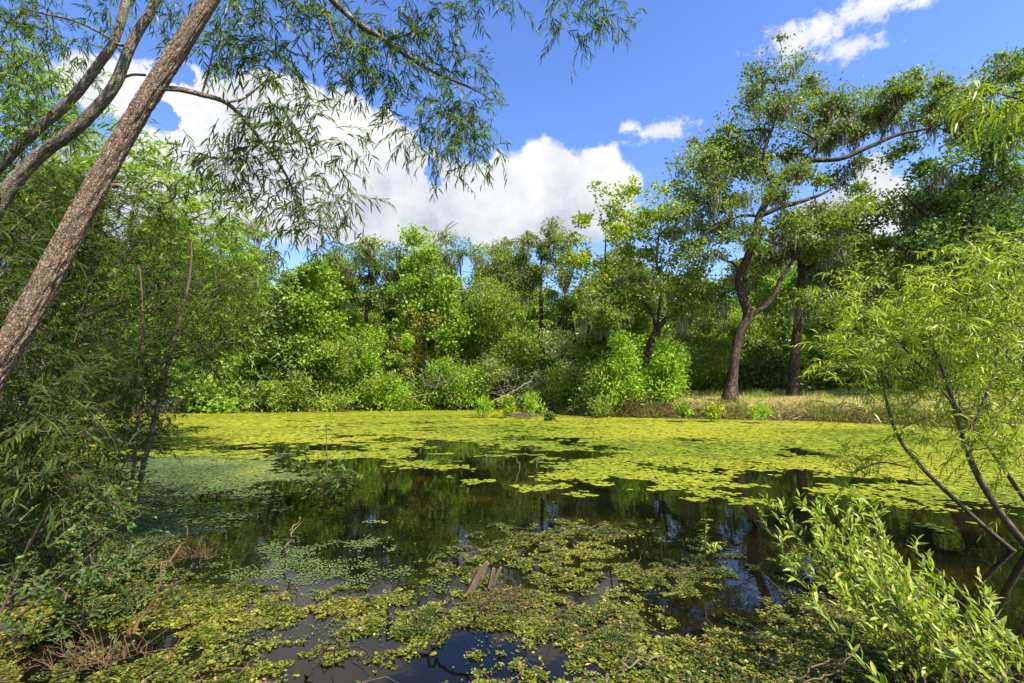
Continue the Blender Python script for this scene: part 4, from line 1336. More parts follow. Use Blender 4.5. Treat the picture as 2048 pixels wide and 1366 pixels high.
# a spray of the same kind hanging in at the top right, nearer
YS = 3.2
wl_ = thing('willow_shrub', 'yellow leafy spray hanging in at the top right corner', 'shrub', (*P(2200, 1000, YS)[:2], .05), 'foreground shrubs at the right')
wlimb(wl_, [(2260, 1000, 10), (2230, 700, 8), (2200, 450, 6), (2140, 290, 4.5), (2060, 210, 3), (1990, 185, 1.6)], YS,
      [(1965, 185, 40, 20, 0), (2010, 200, 50, 26, 0), (2050, 170, 40, 26, 0), (2070, 230, 36, 18, 0)], 302, 'willow_yellow', bark='twig', k=6, tl=.22, L=.10, Wd=.012, droop=.4, r0=.0018, name='stem', spread=.06)

# ---- pale-leaved bush in the right foreground: separate leaves
rs = np.random.default_rng(303)
YP = 3.0
root = thing('pale_leaved_bush', 'fresh yellow-green leafy bush on many thin stems leaning in from the lower right', 'shrub', (*W(2010, 1400)[:2], .0), 'foreground shrubs at the right')
tips = [(1540, 1020), (1590, 1010), (1640, 1005), (1690, 1000), (1730, 1005), (1700, 1050), (1560, 1080), (1620, 1060), (1660, 1100), (1600, 1130), (1720, 1110), (1770, 1090), (1780, 1150), (1700, 1160),
        (1810, 1180), (1850, 1140), (1860, 1200), (1900, 1240), (1960, 1170), (1830, 1090), (1750, 1040), (1560, 1035), (1655, 1145), (1760, 1200), (1880, 1290), (1940, 1300), (1980, 1260), (1630, 1020), (1715, 1075), (1800, 1230), (1840, 1250)]
stems_mb = []
LP0, LAX, LNM, LSZ, LTI = [], [], [], [], []
tips = tips + [(a + rs.uniform(-30, 30), b + rs.uniform(-5, 60)) for a, b in tips] + [(a + rs.uniform(0, 60), b + rs.uniform(40, 120)) for a, b in tips[:22]]
for (tx, ty) in tips:
    d_ = rs.uniform(2.7, 3.5)
    b0 = W(rs.uniform(1800, 2110), rs.uniform(1330, 1460))
    e0 = P(tx, ty, d_)
    mid = (b0 + e0) / 2 + np.array([0.0, rs.uniform(-.1, .1), rs.uniform(-.06, .06)])
    pts = smooth_path([[*b0, .006], [*mid, .0045], [*(e0 * .8 + mid * .2 + rs.normal(size=3) * .02), .0026], [*(e0 + np.array([rs.uniform(-.04, .05), 0, rs.uniform(.03, .10)])), .0014]], 22)
    m_ = MB()
    tube(m_, pts[:, :3], pts[:, 3] * .7, 5)
    m_.build('stem', M['twig'], root, smooth=True)
    T = nrm(np.gradient(pts[:, :3], axis=0))
    nleaf = 40
    for j in range(nleaf):
        f = .12 + .88 * (j + rs.uniform(0, .6)) / nleaf
        i_ = min(int(f * 21), 21)
        side = nrm(np.cross(T[i_], rs.normal(size=3) * .6 + np.array([0, 0, 1.0])))
        ax = nrm(T[i_] * .6 + side * (1 if j % 2 else -1) * rs.uniform(.4, 1.0) + np.array([0, 0, .45]) + rs.normal(size=3) * .3)
        LP0.append(pts[i_, :3] + rs.normal(size=3) * .006)
        LAX.append(ax)
        LNM.append(nrm(np.array([.3, -.2, 1.0]) + rs.normal(size=3) * .5))
        LSZ.append(rs.uniform(.06, .11) * (1.1 - .3 * f))
        LTI.append(np.clip(rs.normal(.5, .28) + (.1 if f > .8 else 0), 0, 1))
LP0, LAX, LNM = np.array(LP0), np.array(LAX), np.array(LNM)
LSZ, LTI = np.array(LSZ), np.array(LTI)
pick = np.zeros(len(LP0), bool)
vx, vy = project(LP0)
vis = (vx > 0) & (vx < 2048) & (vy < 1366)
big_ = LSZ / LP0[:, 1] * vis
pick[np.argsort(-big_)[:290]] = True


def leaf_mesh(tint):
    mb_ = MB()
    n_ = 7
    tt = np.linspace(0, 1, n_)
    wdt = np.sin(np.pi * np.clip(tt, 0, 1) ** .8) * .5
    z_ = -.22 * tt ** 2
    v_, f_ = [], []
    for a_, b_, c_ in zip(tt, wdt, z_):
        v_ += [[a_, -b_ * .21, c_ + b_ * .08], [a_, 0, c_], [a_, b_ * .21, c_ + b_ * .08]]
    for j in range(n_ - 1):
        for k_ in (0, 1):
            f_.append([j * 3 + k_, (j + 1) * 3 + k_, (j + 1) * 3 + k_ + 1, j * 3 + k_ + 1])
    mb_.add(v_, [f_], tint)
    return mb_.mesh('leaf', M['weed_leaf'], smooth=True)


lms = [leaf_mesh(t_) for t_ in (.1, .35, .55, .75, .95)]
o0 = np.array(root['_o'])
for j in np.where(pick)[0]:
    o = bpy.data.objects.new('leaf', lms[min(4, int(LTI[j] * 5))])
    C.objects.link(o)
    o.parent = root
    a_ = LAX[j]
    s_ = nrm(np.cross(LNM[j], a_))
    n_ = np.cross(a_, s_)
    mt = Matrix(((*(a_ * LSZ[j]),), (*(s_ * LSZ[j]),), (*(n_ * LSZ[j]),))).transposed().to_4x4()
    mt.translation = Vector(LP0[j] - o0)
    o.matrix_local = mt
lf = MB()
r_ = ~pick
leaf5(lf, LP0[r_], LAX[r_], LNM[r_], LSZ[r_], LSZ[r_] * .22, LTI[r_], .2)
lf.build('foliage', M['weed_leaf'], root, kind='stuff')

# ------------------------------------------------------------------ floating plants


def sstep(x, a, b):
    t_ = np.clip((x - a) / (b - a), 0, 1)
    return t_ * t_ * (3 - 2 * t_)


def gauss(px, py, cx, cy_, rx, ry):
    return np.exp(-(((px - cx) / rx) ** 2 + ((py - cy_) / ry) ** 2))


# where the mat lies over the pond; rows of the lower limit of the closed mat by photo column, taken to the water plane
LIM = np.array([(-200, 900), (0, 900), (340, 872), (640, 866), (900, 868), (1000, 872), (1200, 880), (1300, 900), (1450, 905), (1600, 915), (1750, 950), (1900, 985), (2048, 1000), (2400, 1040)])
OUT = np.array([(-200, 930), (0, 930), (340, 918), (640, 905), (850, 905), (930, 905), (1050, 915), (1130, 935), (1300, 950), (1450, 975), (1560, 985), (1700, 1000), (1900, 1020), (2048, 1040), (2400, 1080)])


def far_cover(x, y):
    px, py = project(np.stack([x, y, 0 * x], -1))
    lo = np.interp(px, LIM[:, 0], LIM[:, 1])
    hi = np.interp(px, OUT[:, 0], OUT[:, 1])
    c = 1.15 - .46 * sstep(py, lo - 48, lo - 8) - .28 * sstep(py, lo - 5, hi) - .34 * sstep(py, hi, hi + 62)
    c -= .25 * gauss(px, py, 1200, 902, 70, 10) + .3 * gauss(px, py, 1480, 925, 110, 9) + .25 * gauss(px, py, 1620, 962, 130, 10)
    c += .26 * gauss(px, py, 1230, 955, 240, 26) + .16 * gauss(px, py, 780, 915, 160, 16) + .18 * gauss(px, py, 1430, 985, 160, 22)
    return c


def pads(mb, x, y, r, z, rs, tint, sides=8, rag=.35):
    n = len(x)
    ang = np.arange(sides)[None] * 2 * np.pi / sides + rs.uniform(0, 6.28, (n, 1))
    rr = r[:, None] * rs.uniform(1 - rag, 1 + rag, (n, sides))
    tx, ty = rs.normal(0, .012, (n, 1)), rs.normal(0, .012, (n, 1))
    dx, dy = np.cos(ang) * rr, np.sin(ang) * rr
    V = np.stack([x[:, None] + dx, y[:, None] + dy, z[:, None] + dx * tx + dy * ty], -1)
    Cn = np.stack([x, y, z + .004], -1)[:, None]
    V = np.concatenate([V, Cn], 1).reshape(-1, 3)
    k_ = np.arange(sides)
    f = np.stack([k_, (k_ + 1) % sides, np.full(sides, sides)], 1)
    f = (f[None] + (np.arange(n) * (sides + 1))[:, None, None]).reshape(-1, 3)
    mb.add(V, [f], np.repeat(tint, sides + 1))


rs = np.random.default_rng(400)
mb = MB()
for (ya, yb, sp_, sz) in ((4.6, 8, .055, .045), (8, 13, .075, .062), (13, 20, .12, .10), (20, 39, .19, .165)):
    gx_, gy_ = np.meshgrid(np.arange(-27, 24, sp_), np.arange(ya, yb, sp_))
    x = (gx_ + rs.uniform(-.5, .5, gx_.shape) * sp_).ravel()
    y = (gy_ + rs.uniform(-.5, .5, gx_.shape) * sp_).ravel()
    fr = np.abs(x) < y * 1.18 + 1
    x, y = x[fr], y[fr]
    ok = pond_sd(x, y) < -.02
    x, y = x[ok], y[ok]
    c = far_cover(x, y)
    nz = fbmn(np.stack([x * .55, y * .9, 0 * x], -1), 4)
    nz2 = fbmn(np.stack([x * 2.6, y * 2.6, 0 * x + 9], -1), 3)
    nn = .62 * nz + .38 * nz2
    thr = .5 + (nn - .5) * 2.3 + rs.normal(0, .07, len(x))
    px_, py_ = project(np.stack([x, y, 0 * x], -1))
    notleft = ~((px_ < 560) & (py_ > 892 + 60 * nz))
    k_ = (thr < c) & notleft & (c > .12)
    x, y, nzk = x[k_], y[k_], nz2[k_]
    tint = np.clip(.5 + (fbmn(np.stack([x * .16, y * .55, 0 * x + 5], -1), 4) - .5) * 1.3 + .07 + rs.normal(0, .2, len(x)), 0, 1)
    pads(mb, x, y, sz * rs.uniform(.55, 1.15, len(x)), rs.uniform(.004, .014, len(x)) + rs.integers(0, 5, len(x)) * .0015, rs, tint, 6)
o = mb.build('duckweed', M['duckweed'], kind='stuff')
tag(o, 'yellow-green duckweed mat covering the far half of the pond', 'duckweed')

# duckweed mat at left with shade tinted into its colour; film in near water
mb = MB()
xy_ = []
for (a_, b_, d_) in ((3.0, 6.0, .021), (6.0, 16.0, .040)):
    gx_, gy_ = np.meshgrid(np.arange(-12 if a_ > 5 else -5, 1.0, d_), np.arange(a_, b_, d_))
    xy_.append(np.stack([(gx_ + rs.uniform(-.6, .6, gx_.shape) * d_).ravel(), (gy_ + rs.uniform(-.6, .6, gx_.shape) * d_).ravel()], 1))
xy_ = np.concatenate(xy_)
x, y = xy_[:, 0], xy_[:, 1]
px_, py_ = project(np.stack([x, y, 0 * x], -1))
c = np.maximum.reduce([1.1 * gauss(px_, py_, 400, 950, 190, 42), .95 * gauss(px_, py_, 300, 1040, 190, 55), .9 * gauss(px_, py_, 300, 985, 160, 40), .74 * gauss(px_, py_, 620, 1150, 290, 62), .75 * gauss(px_, py_, 740, 1090, 90, 26), .55 * gauss(px_, py_, 600, 1260, 300, 60),
                       .9 * gauss(px_, py_, 760, 1044, 40, 6), .6 * gauss(px_, py_, 480, 915, 130, 14), .75 * gauss(px_, py_, 250, 1130, 260, 60)])
nn = .5 + (.55 * fbmn(np.stack([x * 1.3, y * 1.3, 0 * x + 2], -1), 4) + .45 * fbmn(np.stack([x * 5, y * 5, 0 * x + 4], -1), 3) - .5) * 1.7
k_ = (nn + rs.normal(0, .08, len(x)) < c) & (pond_sd(x, y) < -.02)
x, y = x[k_], y[k_]
tint = np.clip(.45 + (fbmn(np.stack([x * .8, y * .8, 0 * x + 5], -1), 3) - .5) * 1.2 + rs.normal(0, .14, len(x)), 0, 1)
pads(mb, x, y, np.where(y < 6, .0022 * y, .003 + .0031 * y) * rs.uniform(.4, 1.25, len(x)), rs.uniform(.003, .010, len(x)), rs, tint, 5, .5)
o = mb.build('left_duckweed', M['mat_shade'], kind='stuff')
tag(o, 'blue-green duckweed mat at left with shade painted into its colour', 'floating plants')

# near leafy water weed
mb = MB()
N = 430000
x = rs.uniform(-4.6, 4.6, N)
y = rs.uniform(1.6, 6.6, N)
px_, py_ = project(np.stack([x, y, 0 * x], -1))
okv = (px_ > -150) & (px_ < 2200) & (py_ < 1480)
x, y, px_, py_ = x[okv], y[okv], px_[okv], py_[okv]
c = .165 + .165 * sstep(py_, 1060, 1200) + .05 * sstep(py_, 1180, 1330)
for (cx_, cy2, rx_, ry_, a_) in [(560, 1080, 150, 60, -.9), (850, 1040, 130, 50, -.5), (760, 1140, 90, 40, -.25), (1560, 1170, 110, 45, -.5), (1480, 1010, 140, 40, -.7), (1900, 1060, 260, 90, -.9), (2000, 1230, 170, 110, -.9),
                                (1100, 1120, 200, 50, .28), (1180, 1080, 120, 40, .2), (1000, 1220, 200, 50, .12), (640, 1230, 240, 45, .25), (1750, 1240, 220, 70, .2), (1500, 1080, 110, 45, -.3), (1300, 1190, 90, 40, .1), (430, 1190, 140, 80, .05),
                                (700, 1290, 150, 30, -.2), (560, 1250, 70, 30, -.2), (1110, 1310, 60, 40, -.2), (940, 1290, 40, 50, -.16), (1500, 1290, 260, 80, .34), (1250, 1330, 160, 60, .2), (1850, 1330, 200, 70, .35), (330, 1250, 160, 60, .15), (1020, 1150, 60, 30, -.35), (1420, 1230, 120, 40, -.3), (1340, 1110, 100, 30, -.15), (60, 1330, 120, 90, -.4), (620, 1130, 200, 45, -.35)]:
    c = c + a_ * gauss(px_, py_, cx_, cy2, rx_, ry_)
c = np.where(py_ < 1040, c - .5 * sstep(1055 - py_, 0, 40), c)
n1_ = fbmn(np.stack([x * 1.7, y * 1.7, 0 * x + 12], -1), 4)
n2_ = fbmn(np.stack([x * 8, y * 8, 0 * x + 31], -1), 4)
nn = .5 + (.42 * n1_ + .58 * n2_ - .5) * 2.5
sdn = pond_sd(x, y)
bank_ = sdn > 0
k_ = (nn + rs.normal(0, .10, len(x)) < c + .5 * bank_) & (sdn < 1.6)
x, y, exc = x[k_], y[k_], (c - nn)[k_]
mound = np.clip(exc * 1.3, 0, .5) * .06 * rs.random(len(x)) + .006 + np.maximum(height(x, y), 0)
n = len(x)
tb = np.clip(.45 + (n1_[k_] - .5) * 1.2 + (n2_[k_] - .5) * 1.0 + rs.normal(0, .2, n), 0, 1)
print('near weed rosettes', n)
for j in range(3):
    a_ = rs.uniform(0, 6.28, n)
    ax = np.stack([np.cos(a_), np.sin(a_), rs.uniform(-.1, .45, n)], 1)
    nm = nrm(np.array([0, 0, 1.0]) + rs.normal(size=(n, 3)) * .3)
    s = np.clip(rs.lognormal(-.05, .38, n), .4, 2.2)
    p0 = np.stack([x, y, mound], 1) + rs.normal(size=(n, 3)) * np.array([.007, .007, .002])
    leaf2(mb, p0, ax, nm, .0172 * s, .0125 * s, np.clip(tb + rs.normal(0, .1, n), 0, 1), .08)
o = mb.build('water_weed', M['water_weed'], kind='stuff')
tag(o, 'yellow-green small-leaved water weed floating in the near foreground', 'water weed')

# dead leaves and broken twigs caught in the weed
lit_i = rs.choice(len(x), 5200, replace=False)
q0 = np.stack([x, y, mound + .006], 1)[lit_i] + rs.normal(size=(5200, 3)) * np.array([.03, .03, .002])
mb = MB()
a_ = rs.uniform(0, 6.28, 5200)
leaf2(mb, q0, np.stack([np.cos(a_), np.sin(a_), rs.uniform(-.1, .3, 5200)], 1), nrm(np.array([0, 0, 1.]) + rs.normal(size=(5200, 3)) * .4), rs.uniform(.015, .05, 5200), rs.uniform(.006, .016, 5200), rs.random(5200) * .8, .1)
o = mb.build('leaf_litter', M['straw'], kind='stuff')
tag(o, 'brown dead leaves caught in the floating weed', 'leaf litter')
mb = MB()
nt_ = 420
q1 = q0[:nt_] + np.array([0, 0, .012])
a_ = rs.uniform(0, 6.28, nt_)
dd = np.stack([np.cos(a_), np.sin(a_), rs.uniform(-.02, .35, nt_)], 1)
ll = rs.uniform(.06, .30, (nt_, 1))
m1 = q1 + dd * ll * .5 + rs.normal(size=(nt_, 3)) * .012
e1 = m1 + nrm(dd + rs.normal(size=(nt_, 3)) * np.array([.4, .4, .2])) * ll * .5
frusta(mb, q1, m1, .0028, .002, 4)
frusta(mb, m1, e1, .002, .0008, 4)
o = mb.build('twig_litter', M['rust'], kind='stuff')
tag(o, 'fine dead twigs tangled in the floating weed', 'twigs')

# detached rafts of weed on the open water
RAFT = [(1075, 975, 40, 'weed raft around the dead twig in the open water'), (950, 964, 22, 'small flat weed raft left of the dead twig'), (1160, 990, 26, 'weed raft at the lower right of the dead twig'),
        (1215, 935, 34, 'weed raft drifting just off the mat right of the dead twig'), (1330, 975, 24, 'tiny weed raft alone on the dark reflection'), (1420, 955, 40, 'wide weed raft below the crooked oak reflection'),
        (1395, 1000, 20, 'smallest weed raft near the pale-leaved bush'), (1700, 988, 70, 'long thin weed raft crossing towards the right willow'), (1500, 1005, 30, 'weed raft just left of the bush tips'), (880, 935, 34, 'weed raft at the ragged edge of the mat'),
        (1850, 1010, 70, 'long weed raft under the right willow stems')]
for (rx0, ry0, hw, lab) in RAFT:
    c0 = W(rx0, ry0)
    r0 = hw * mpp(c0[1])
    n = max(14, int(160 * r0 * r0 / .08))
    n = min(n, 240)
    th = rs.uniform(0, 6.28, n)
    rr = r0 * np.sqrt(rs.random(n)) * (1 + .35 * np.sin(3 * th + rx0))
    rr = rr * 1.35
    x, y = c0[0] + np.cos(th) * rr, c0[1] + np.sin(th) * rr * .8
    fz = fbmn(np.stack([x * 3.2 / max(r0, .2) * .35, y * 3.2 / max(r0, .2) * .35, 0 * x + rx0], -1), 3)
    kp = fz - .28 * (rr / r0 / 1.35) ** 2 > .22
    x, y = x[kp], y[kp]
    n = len(x)
    b_ = MB()
    pads(b_, x, y, .035 * rs.uniform(.6, 1.25, n), rs.uniform(.004, .012, n), rs, np.clip(rs.normal(.5, .18, n), 0, 1), 7)
    o = b_.build('weed_raft', M['duckweed'], None, origin=(c0[0], c0[1], 0))
    tag(o, lab, 'weed raft', 'weed rafts on the open water')

# ------------------------------------------------------------------ bank: grass, straw, weeds, brush
rs = np.random.default_rng(500)
mb = MB()
N = 120000
x = rs.uniform(7.5, 34, N)
y = rs.uniform(16, 38, N)
sd = pond_sd(x, y)
nz = fbmn(np.stack([x * .5, y * .5, 0 * x], -1), 3)
k_ = (sd > .15) & (sd < 13) & (rs.random(N) < .25 + 1.3 * np.clip(nz - .3, 0, 1)) & (np.abs(x) < y * 1.15)
x, y, nz = x[k_], y[k_], nz[k_]
n = len(x)
z = height(x, y)
p0 = np.stack([x, y, z - .01], 1)
ax = nrm(np.stack([rs.normal(0, .5, n), rs.normal(0, .5, n), np.ones(n)], 1))
L = rs.uniform(.06, .2, n) * (1 + 1.6 * (fbmn(np.stack([x * .9, y * .9, 0 * x + 2], -1), 2) > .62))
leaf2(mb, p0, ax, nrm(rs.normal(size=(n, 3)) * np.array([1, 1, .2])), L, np.full(n, .02), np.clip(nz * 1.3 - .2 + rs.normal(0, .2, n), 0, 1), .1)
o = mb.build('grass', M['grass'], kind='stuff')
tag(o, 'short dry and green grass on the right bank', 'grass')

# straw and dead stalks lying over the bank edge
mb = MB()
N = 16000
tpar = rs.uniform(0, len(shore_px) - 1, N)
i_ = tpar.astype(int)
f_ = (tpar - i_)[:, None]
sp2 = POND[:len(shore_px)]
b2 = sp2[i_] * (1 - f_) + sp2[np.minimum(i_ + 1, len(shore_px) - 1)] * f_
off = np.abs(rs.normal(0, .7, N))
x, y = b2[:, 0] + rs.normal(0, .25, N), b2[:, 1] + off - .05
z = np.maximum(height(x, y), 0) + .02
dens_ = np.where(x > 6, 1.0, .45)
k_ = rs.random(N) < dens_
x, y, z = x[k_], y[k_], z[k_]
n = len(x)
ax = nrm(np.stack([rs.normal(0, 1, n), rs.normal(0, .8, n) - .5, rs.normal(.15, .45, n)], 1))
leaf2(mb, np.stack([x, y, z], 1), ax, nrm(rs.normal(size=(n, 3)) + np.array([0, 0, 1])), rs.uniform(.2, .7, n), np.full(n, .025), rs.random(n), .1)
o = mb.build('straw', M['straw'], kind='stuff')
tag(o, 'tan dead straw and stalks matted along the far waterline', 'straw')

# reeds and weeds standing at the waterline
mb = MB()
N = 12000
tpar = rs.uniform(0, len(shore_px) - 1, N)
i_ = tpar.astype(int)
f_ = (tpar - i_)[:, None]
b2 = sp2[i_] * (1 - f_) + sp2[np.minimum(i_ + 1, len(shore_px) - 1)] * f_
x, y = b2[:, 0] + rs.normal(0, .2, N), b2[:, 1] + np.abs(rs.normal(0, .5, N)) - .05
patch = fbmn(np.stack([x * .8, y * .0, 0 * x], -1), 3)
k_ = patch > .46
x, y = x[k_], y[k_]
n = len(x)
z = np.maximum(height(x, y), 0) - .02
ax = nrm(np.stack([rs.normal(0, .3, n), rs.normal(0, .3, n), np.ones(n)], 1))
leaf2(mb, np.stack([x, y, z], 1), ax, nrm(rs.normal(size=(n, 3)) * np.array([1, 1, .1])), rs.uniform(.15, .5, n), np.full(n, .03), rs.random(n), .1)
o = mb.build('shore_grass', M['myrtle'], kind='stuff')
tag(o, 'tufts of green grass and reeds along the far waterline', 'grass')


def brush(name, label, cat, centre, half, hgt, n, mat, seed, group=None, rad=.012, ln=(.5, 1.4), up=.3):
    r2 = np.random.default_rng(seed)
    b_ = MB()
    c_ = np.asarray(centre, float)
    A = c_ + r2.normal(size=(n, 3)) * np.array([half * .5, half * .25, 0]) + np.stack([0 * r2.random(n), 0 * r2.random(n), r2.random(n) ** 1.5 * hgt], 1)
    D = nrm(r2.normal(size=(n, 3)) * np.array([1, .7, .35]) + np.array([0, -.2, up]))
    L_ = r2.uniform(*ln, n)[:, None]
    Bm = A + D * L_ * .5 + r2.normal(size=(n, 3)) * .05
    E = Bm + nrm(D + r2.normal(size=(n, 3)) * .25) * L_ * .5
    frusta(b_, A, Bm, rad, rad * .75, 4)
    frusta(b_, Bm, E, rad * .75, rad * .3, 4)
    o_ = b_.build(name, M[mat], None, origin=c_)
    return tag(o_, label, cat, group)


c0 = W(465, 822)
brush('brush_pile', 'grey heap of dead branches at the left far waterline', 'brush pile', (c0[0], c0[1] + .3, .1), 2.0, .45, 260, 'dead', 1, rad=.014)
c0 = W(372, 824)
brush('dead_branches', 'pale dead root tangle left of the brush pile', 'dead branches', (c0[0], c0[1] + .3, .15), .9, .8, 70, 'dead', 2, rad=.02)
c0 = P(865, 800, 33.5)
brush('dead_bush', 'bleached bare bush standing among the middle shrubs', 'dead bush', (c0[0], 33.8, 1.4), 1.3, 1.5, 45, 'dead', 3, rad=.011, ln=(1.0, 2.2), up=.8)
c0 = P(1010, 760, 33)
brush('dead_bush', 'grey leafless twigs behind the fallen pale pole', 'dead bush', (c0[0], 34, 1.0), 1.2, 1.6, 50, 'dead', 4, rad=.009, ln=(.8, 1.8), up=.6)
c0 = W(1760, 845)
brush('reed_heap', 'brown heap of dead reeds at the right waterline', 'reed heap', (c0[0] - .3, c0[1] + .4, .15), 2.0, .35, 240, 'rust', 5, rad=.011, ln=(.4, 1.0))
c0 = W(1440, 838)
brush('reed_heap', 'dark brown tangle of dead stalks below the crooked oak', 'reed heap', (c0[0], c0[1] + .5, .25), 1.7, .4, 150, 'rust', 6, rad=.010, ln=(.4, 1.0))
c0 = W(1290, 836)
brush('reed_heap', 'brown dead stalks under the two lime bushes', 'reed heap', (c0[0], c0[1] + .3, .1), 1.7, .7, 150, 'rust', 7, rad=.010, ln=(.5, 1.2), up=.7)


def stick(name, label, cat, rows, Y, mat, group=None, n=20, sides=7, bump=None, thin=1.0, twigs=0, kink=0.0):
    r2 = np.random.default_rng(abs(int(rows[0][0] * 7 + rows[0][1])) % 9999)
    b_ = MB()
    p = smooth_path(pth(rows, Y), n)
    L_ = np.linalg.norm(p[-1, :3] - p[0, :3])
    if kink:
        k_ = np.cumsum(r2.normal(0, 1, (n, 3)), 0)
        k_ -= np.linspace(0, 1, n)[:, None] * k_[-1]
        p[:, :3] += k_ * L_ * kink * .06
    p[:, 3] *= thin
    tube(b_, p[:, :3], p[:, 3], sides, bump)
    for t_ in range(twigs):
        i_ = int(r2.uniform(.3, .95) * (n - 1))
        a_ = p[i_, :3]
        d_ = nrm(nrm(p[min(i_ + 1, n - 1), :3] - p[max(i_ - 1, 0), :3]) + r2.normal(size=3) * .8)
        l_ = L_ * r2.uniform(.12, .3)
        m1 = a_ + d_ * l_ * .5
        e1 = m1 + nrm(d_ + r2.normal(size=3) * .5) * l_ * .5
        q_ = smooth_path([[*a_, p[i_, 3] * .6], [*m1, p[i_, 3] * .45], [*e1, p[i_, 3] * .15]], 7)
        tube(b_, q_[:, :3], q_[:, 3], 5)
    o_ = b_.build(name, M[mat], None, origin=p[0, :3], smooth=True)
    return tag(o_, label, cat, group)


stick('fallen_pole', 'pale bare pole slanting out of the inlet', 'branch', [(982, 808, 2.6), (1010, 792, 2.4), (1040, 776, 2), (1064, 762, 1)], 29.5, 'dead', None, 20, 7, None, .5, 2, .25)
stick('fallen_branch', 'pale thin branch leaning into the water left of the bright low shrub', 'branch', [(798, 820, 1.4), (808, 802, 1.4), (816, 790, 1), (822, 782, .5)], 33, 'dead')
stick('fallen_branch', 'rusty branch lying level over the far waterline', 'branch', [(800, 801, 1.5), (825, 795, 1.8), (850, 789, 1.4), (868, 787, .8)], 33, 'brown_wood')
# forked stump on the right bank
Yq = 24.6
bq = P(1607, 833, Yq)
rt = thing('tree_stump', 'forked brown stump at the foot of the right bank', 'stump', (bq[0], Yq, 0.1))
for nm_, rows in (('trunk', [(1606, 840, 9), (1604, 825, 7), (1600, 815, 4.5), (1602, 806, 3)]), ('branch', [(1609, 832, 6), (1617, 823, 5), (1624, 817, 3.5), (1627, 814, 2)])):
    p = smooth_path(pth(rows, Yq), 12)
    b_ = MB()
    tube(b_, p[:, :3], p[:, 3], 8, lambda L_, a_, R_: R_ * .3 * (fbmn(np.stack([np.cos(a_) * 2, np.sin(a_) * 2, L_ * 6], -1), 3) - .5))
    b_.build(nm_, M['brown_wood'], rt, smooth=True)


def weed_plant(name, label, px, py, top, hw, sp, seed, group, Y=None, z0=0.0, mat=None):
    """small leafy plant standing at a waterline pixel"""
    c_ = W(px, py, z0)
    s = mpp(c_[1])
    r2 = np.random.default_rng(seed)
    root_ = thing(name, label, 'plant', c_, group)
    H, R_ = (py - top) * s * .85, hw * s * .62
    ns = 9
    tips_ = c_ + np.stack([r2.normal(0, R_ * .5, ns), r2.normal(0, R_ * .5, ns), H * r2.uniform(.5, 1, ns)], 1)
    b_ = MB()
    bases = c_ + np.stack([r2.normal(0, R_ * .2, ns), r2.normal(0, R_ * .2, ns), 0 * r2.random(ns)], 1)
    mids_ = (bases + tips_) / 2 + r2.normal(size=(ns, 3)) * R_ * .08
    frusta(b_, bases, mids_, .012, .009, 4)
    frusta(b_, mids_, tips_, .009, .004, 4)
    b_.build('stem', M['bark'], root_)
    cl = np.concatenate([tips_, mids_ + (tips_ - mids_) * r2.random((ns, 1)), c_ + r2.normal(size=(14, 3)) * np.array([R_ * .5, R_ * .5, H * .2]) + np.array([0, 0, H * .5])])
    cl[:, 2] = np.maximum(cl[:, 2], c_[2] + .12)
    lf_ = MB()
    q = SPEC[sp]
    clump_leaves(lf_, cl, 16, R_ * .3, q['L'] * .7, q['W'] * .7, r2, .9)
    nb_ = 240
    bp_ = cl[r2.integers(0, len(cl), nb_)] + r2.normal(size=(nb_, 3)) * R_ * .2
    bp_[:, 2] = np.maximum(bp_[:, 2] - H * .2, c_[2])
    ax_ = nrm(nrm(bp_ - c_) * .5 + np.array([0, 0, .8]) + r2.normal(size=(nb_, 3)) * .4)
    leaf5(lf_, bp_, ax_, nrm(r2.normal(size=(nb_, 3)) + np.array([0, -.5, .5])), H * r2.uniform(.2, .5, nb_), .035, r2.random(nb_), .35)
    lf_.build('foliage', M[mat or q['mat']], root_, kind='stuff')
    return root_


GB = 'small plants at the far waterline'
isl = W(1048, 833)
b_ = MB()
th = np.linspace(0, 2 * np.pi, 25)[:-1]
rings = []
for f_, z_ in ((1, -.1), (.8, .10), (.45, .17)):
    rings.append(np.stack([isl[0] + np.cos(th) * 1.25 * f_ * (1 + .15 * np.sin(th * 3)), isl[1] + np.sin(th) * .7 * f_, np.full(24, z_) + .03 * np.sin(th * 5)], 1))
Vv = np.concatenate(rings + [np.array([[isl[0], isl[1], .18]])])
k_ = np.arange(24)
fq = np.concatenate([np.stack([r_ * 24 + k_, r_ * 24 + (k_ + 1) % 24, (r_ + 1) * 24 + (k_ + 1) % 24, (r_ + 1) * 24 + k_], 1) for r_ in (0, 1)])
ft = np.stack([48 + k_, 48 + (k_ + 1) % 24, np.full(24, 72)], 1)
b_.add(Vv, [fq, ft], 1.0)
o = b_.build('mud_islet', M['ground'], smooth=True, kind='structure')
o['label'] = 'tiny dark mud islet carrying a bush'
weed_plant('islet_bush', 'green bush growing on the mud islet', 1062, 833, 775, 30, 'bright', 11, GB, z0=.12)
weed_plant('islet_bush', 'small yellow-green sapling left of the islet bush', 1012, 833, 788, 22, 'gum_yellow', 12, GB, z0=.08)
weed_plant('water_plant', 'strappy green plant standing in the mat before the pale pole', 966, 836, 790, 26, 'bright', 13, GB)
weed_plant('water_plant', 'little dark plant tuft right of the islet', 1100, 842, 824, 10, 'dark', 14, GB)
weed_plant('bank_weed', 'yellow-green weed at the bank foot under the crooked oak', 1425, 838, 812, 26, 'gum_yellow', 15, GB, z0=.15)
weed_plant('bank_weed', 'bright green weed on the bank left of the stump', 1520, 836, 808, 28, 'bright', 16, GB, z0=.25)
weed_plant('bank_weed', 'green weed between the right lime bush and the bank', 1368, 836, 806, 18, 'gum', 17, GB, z0=.2)
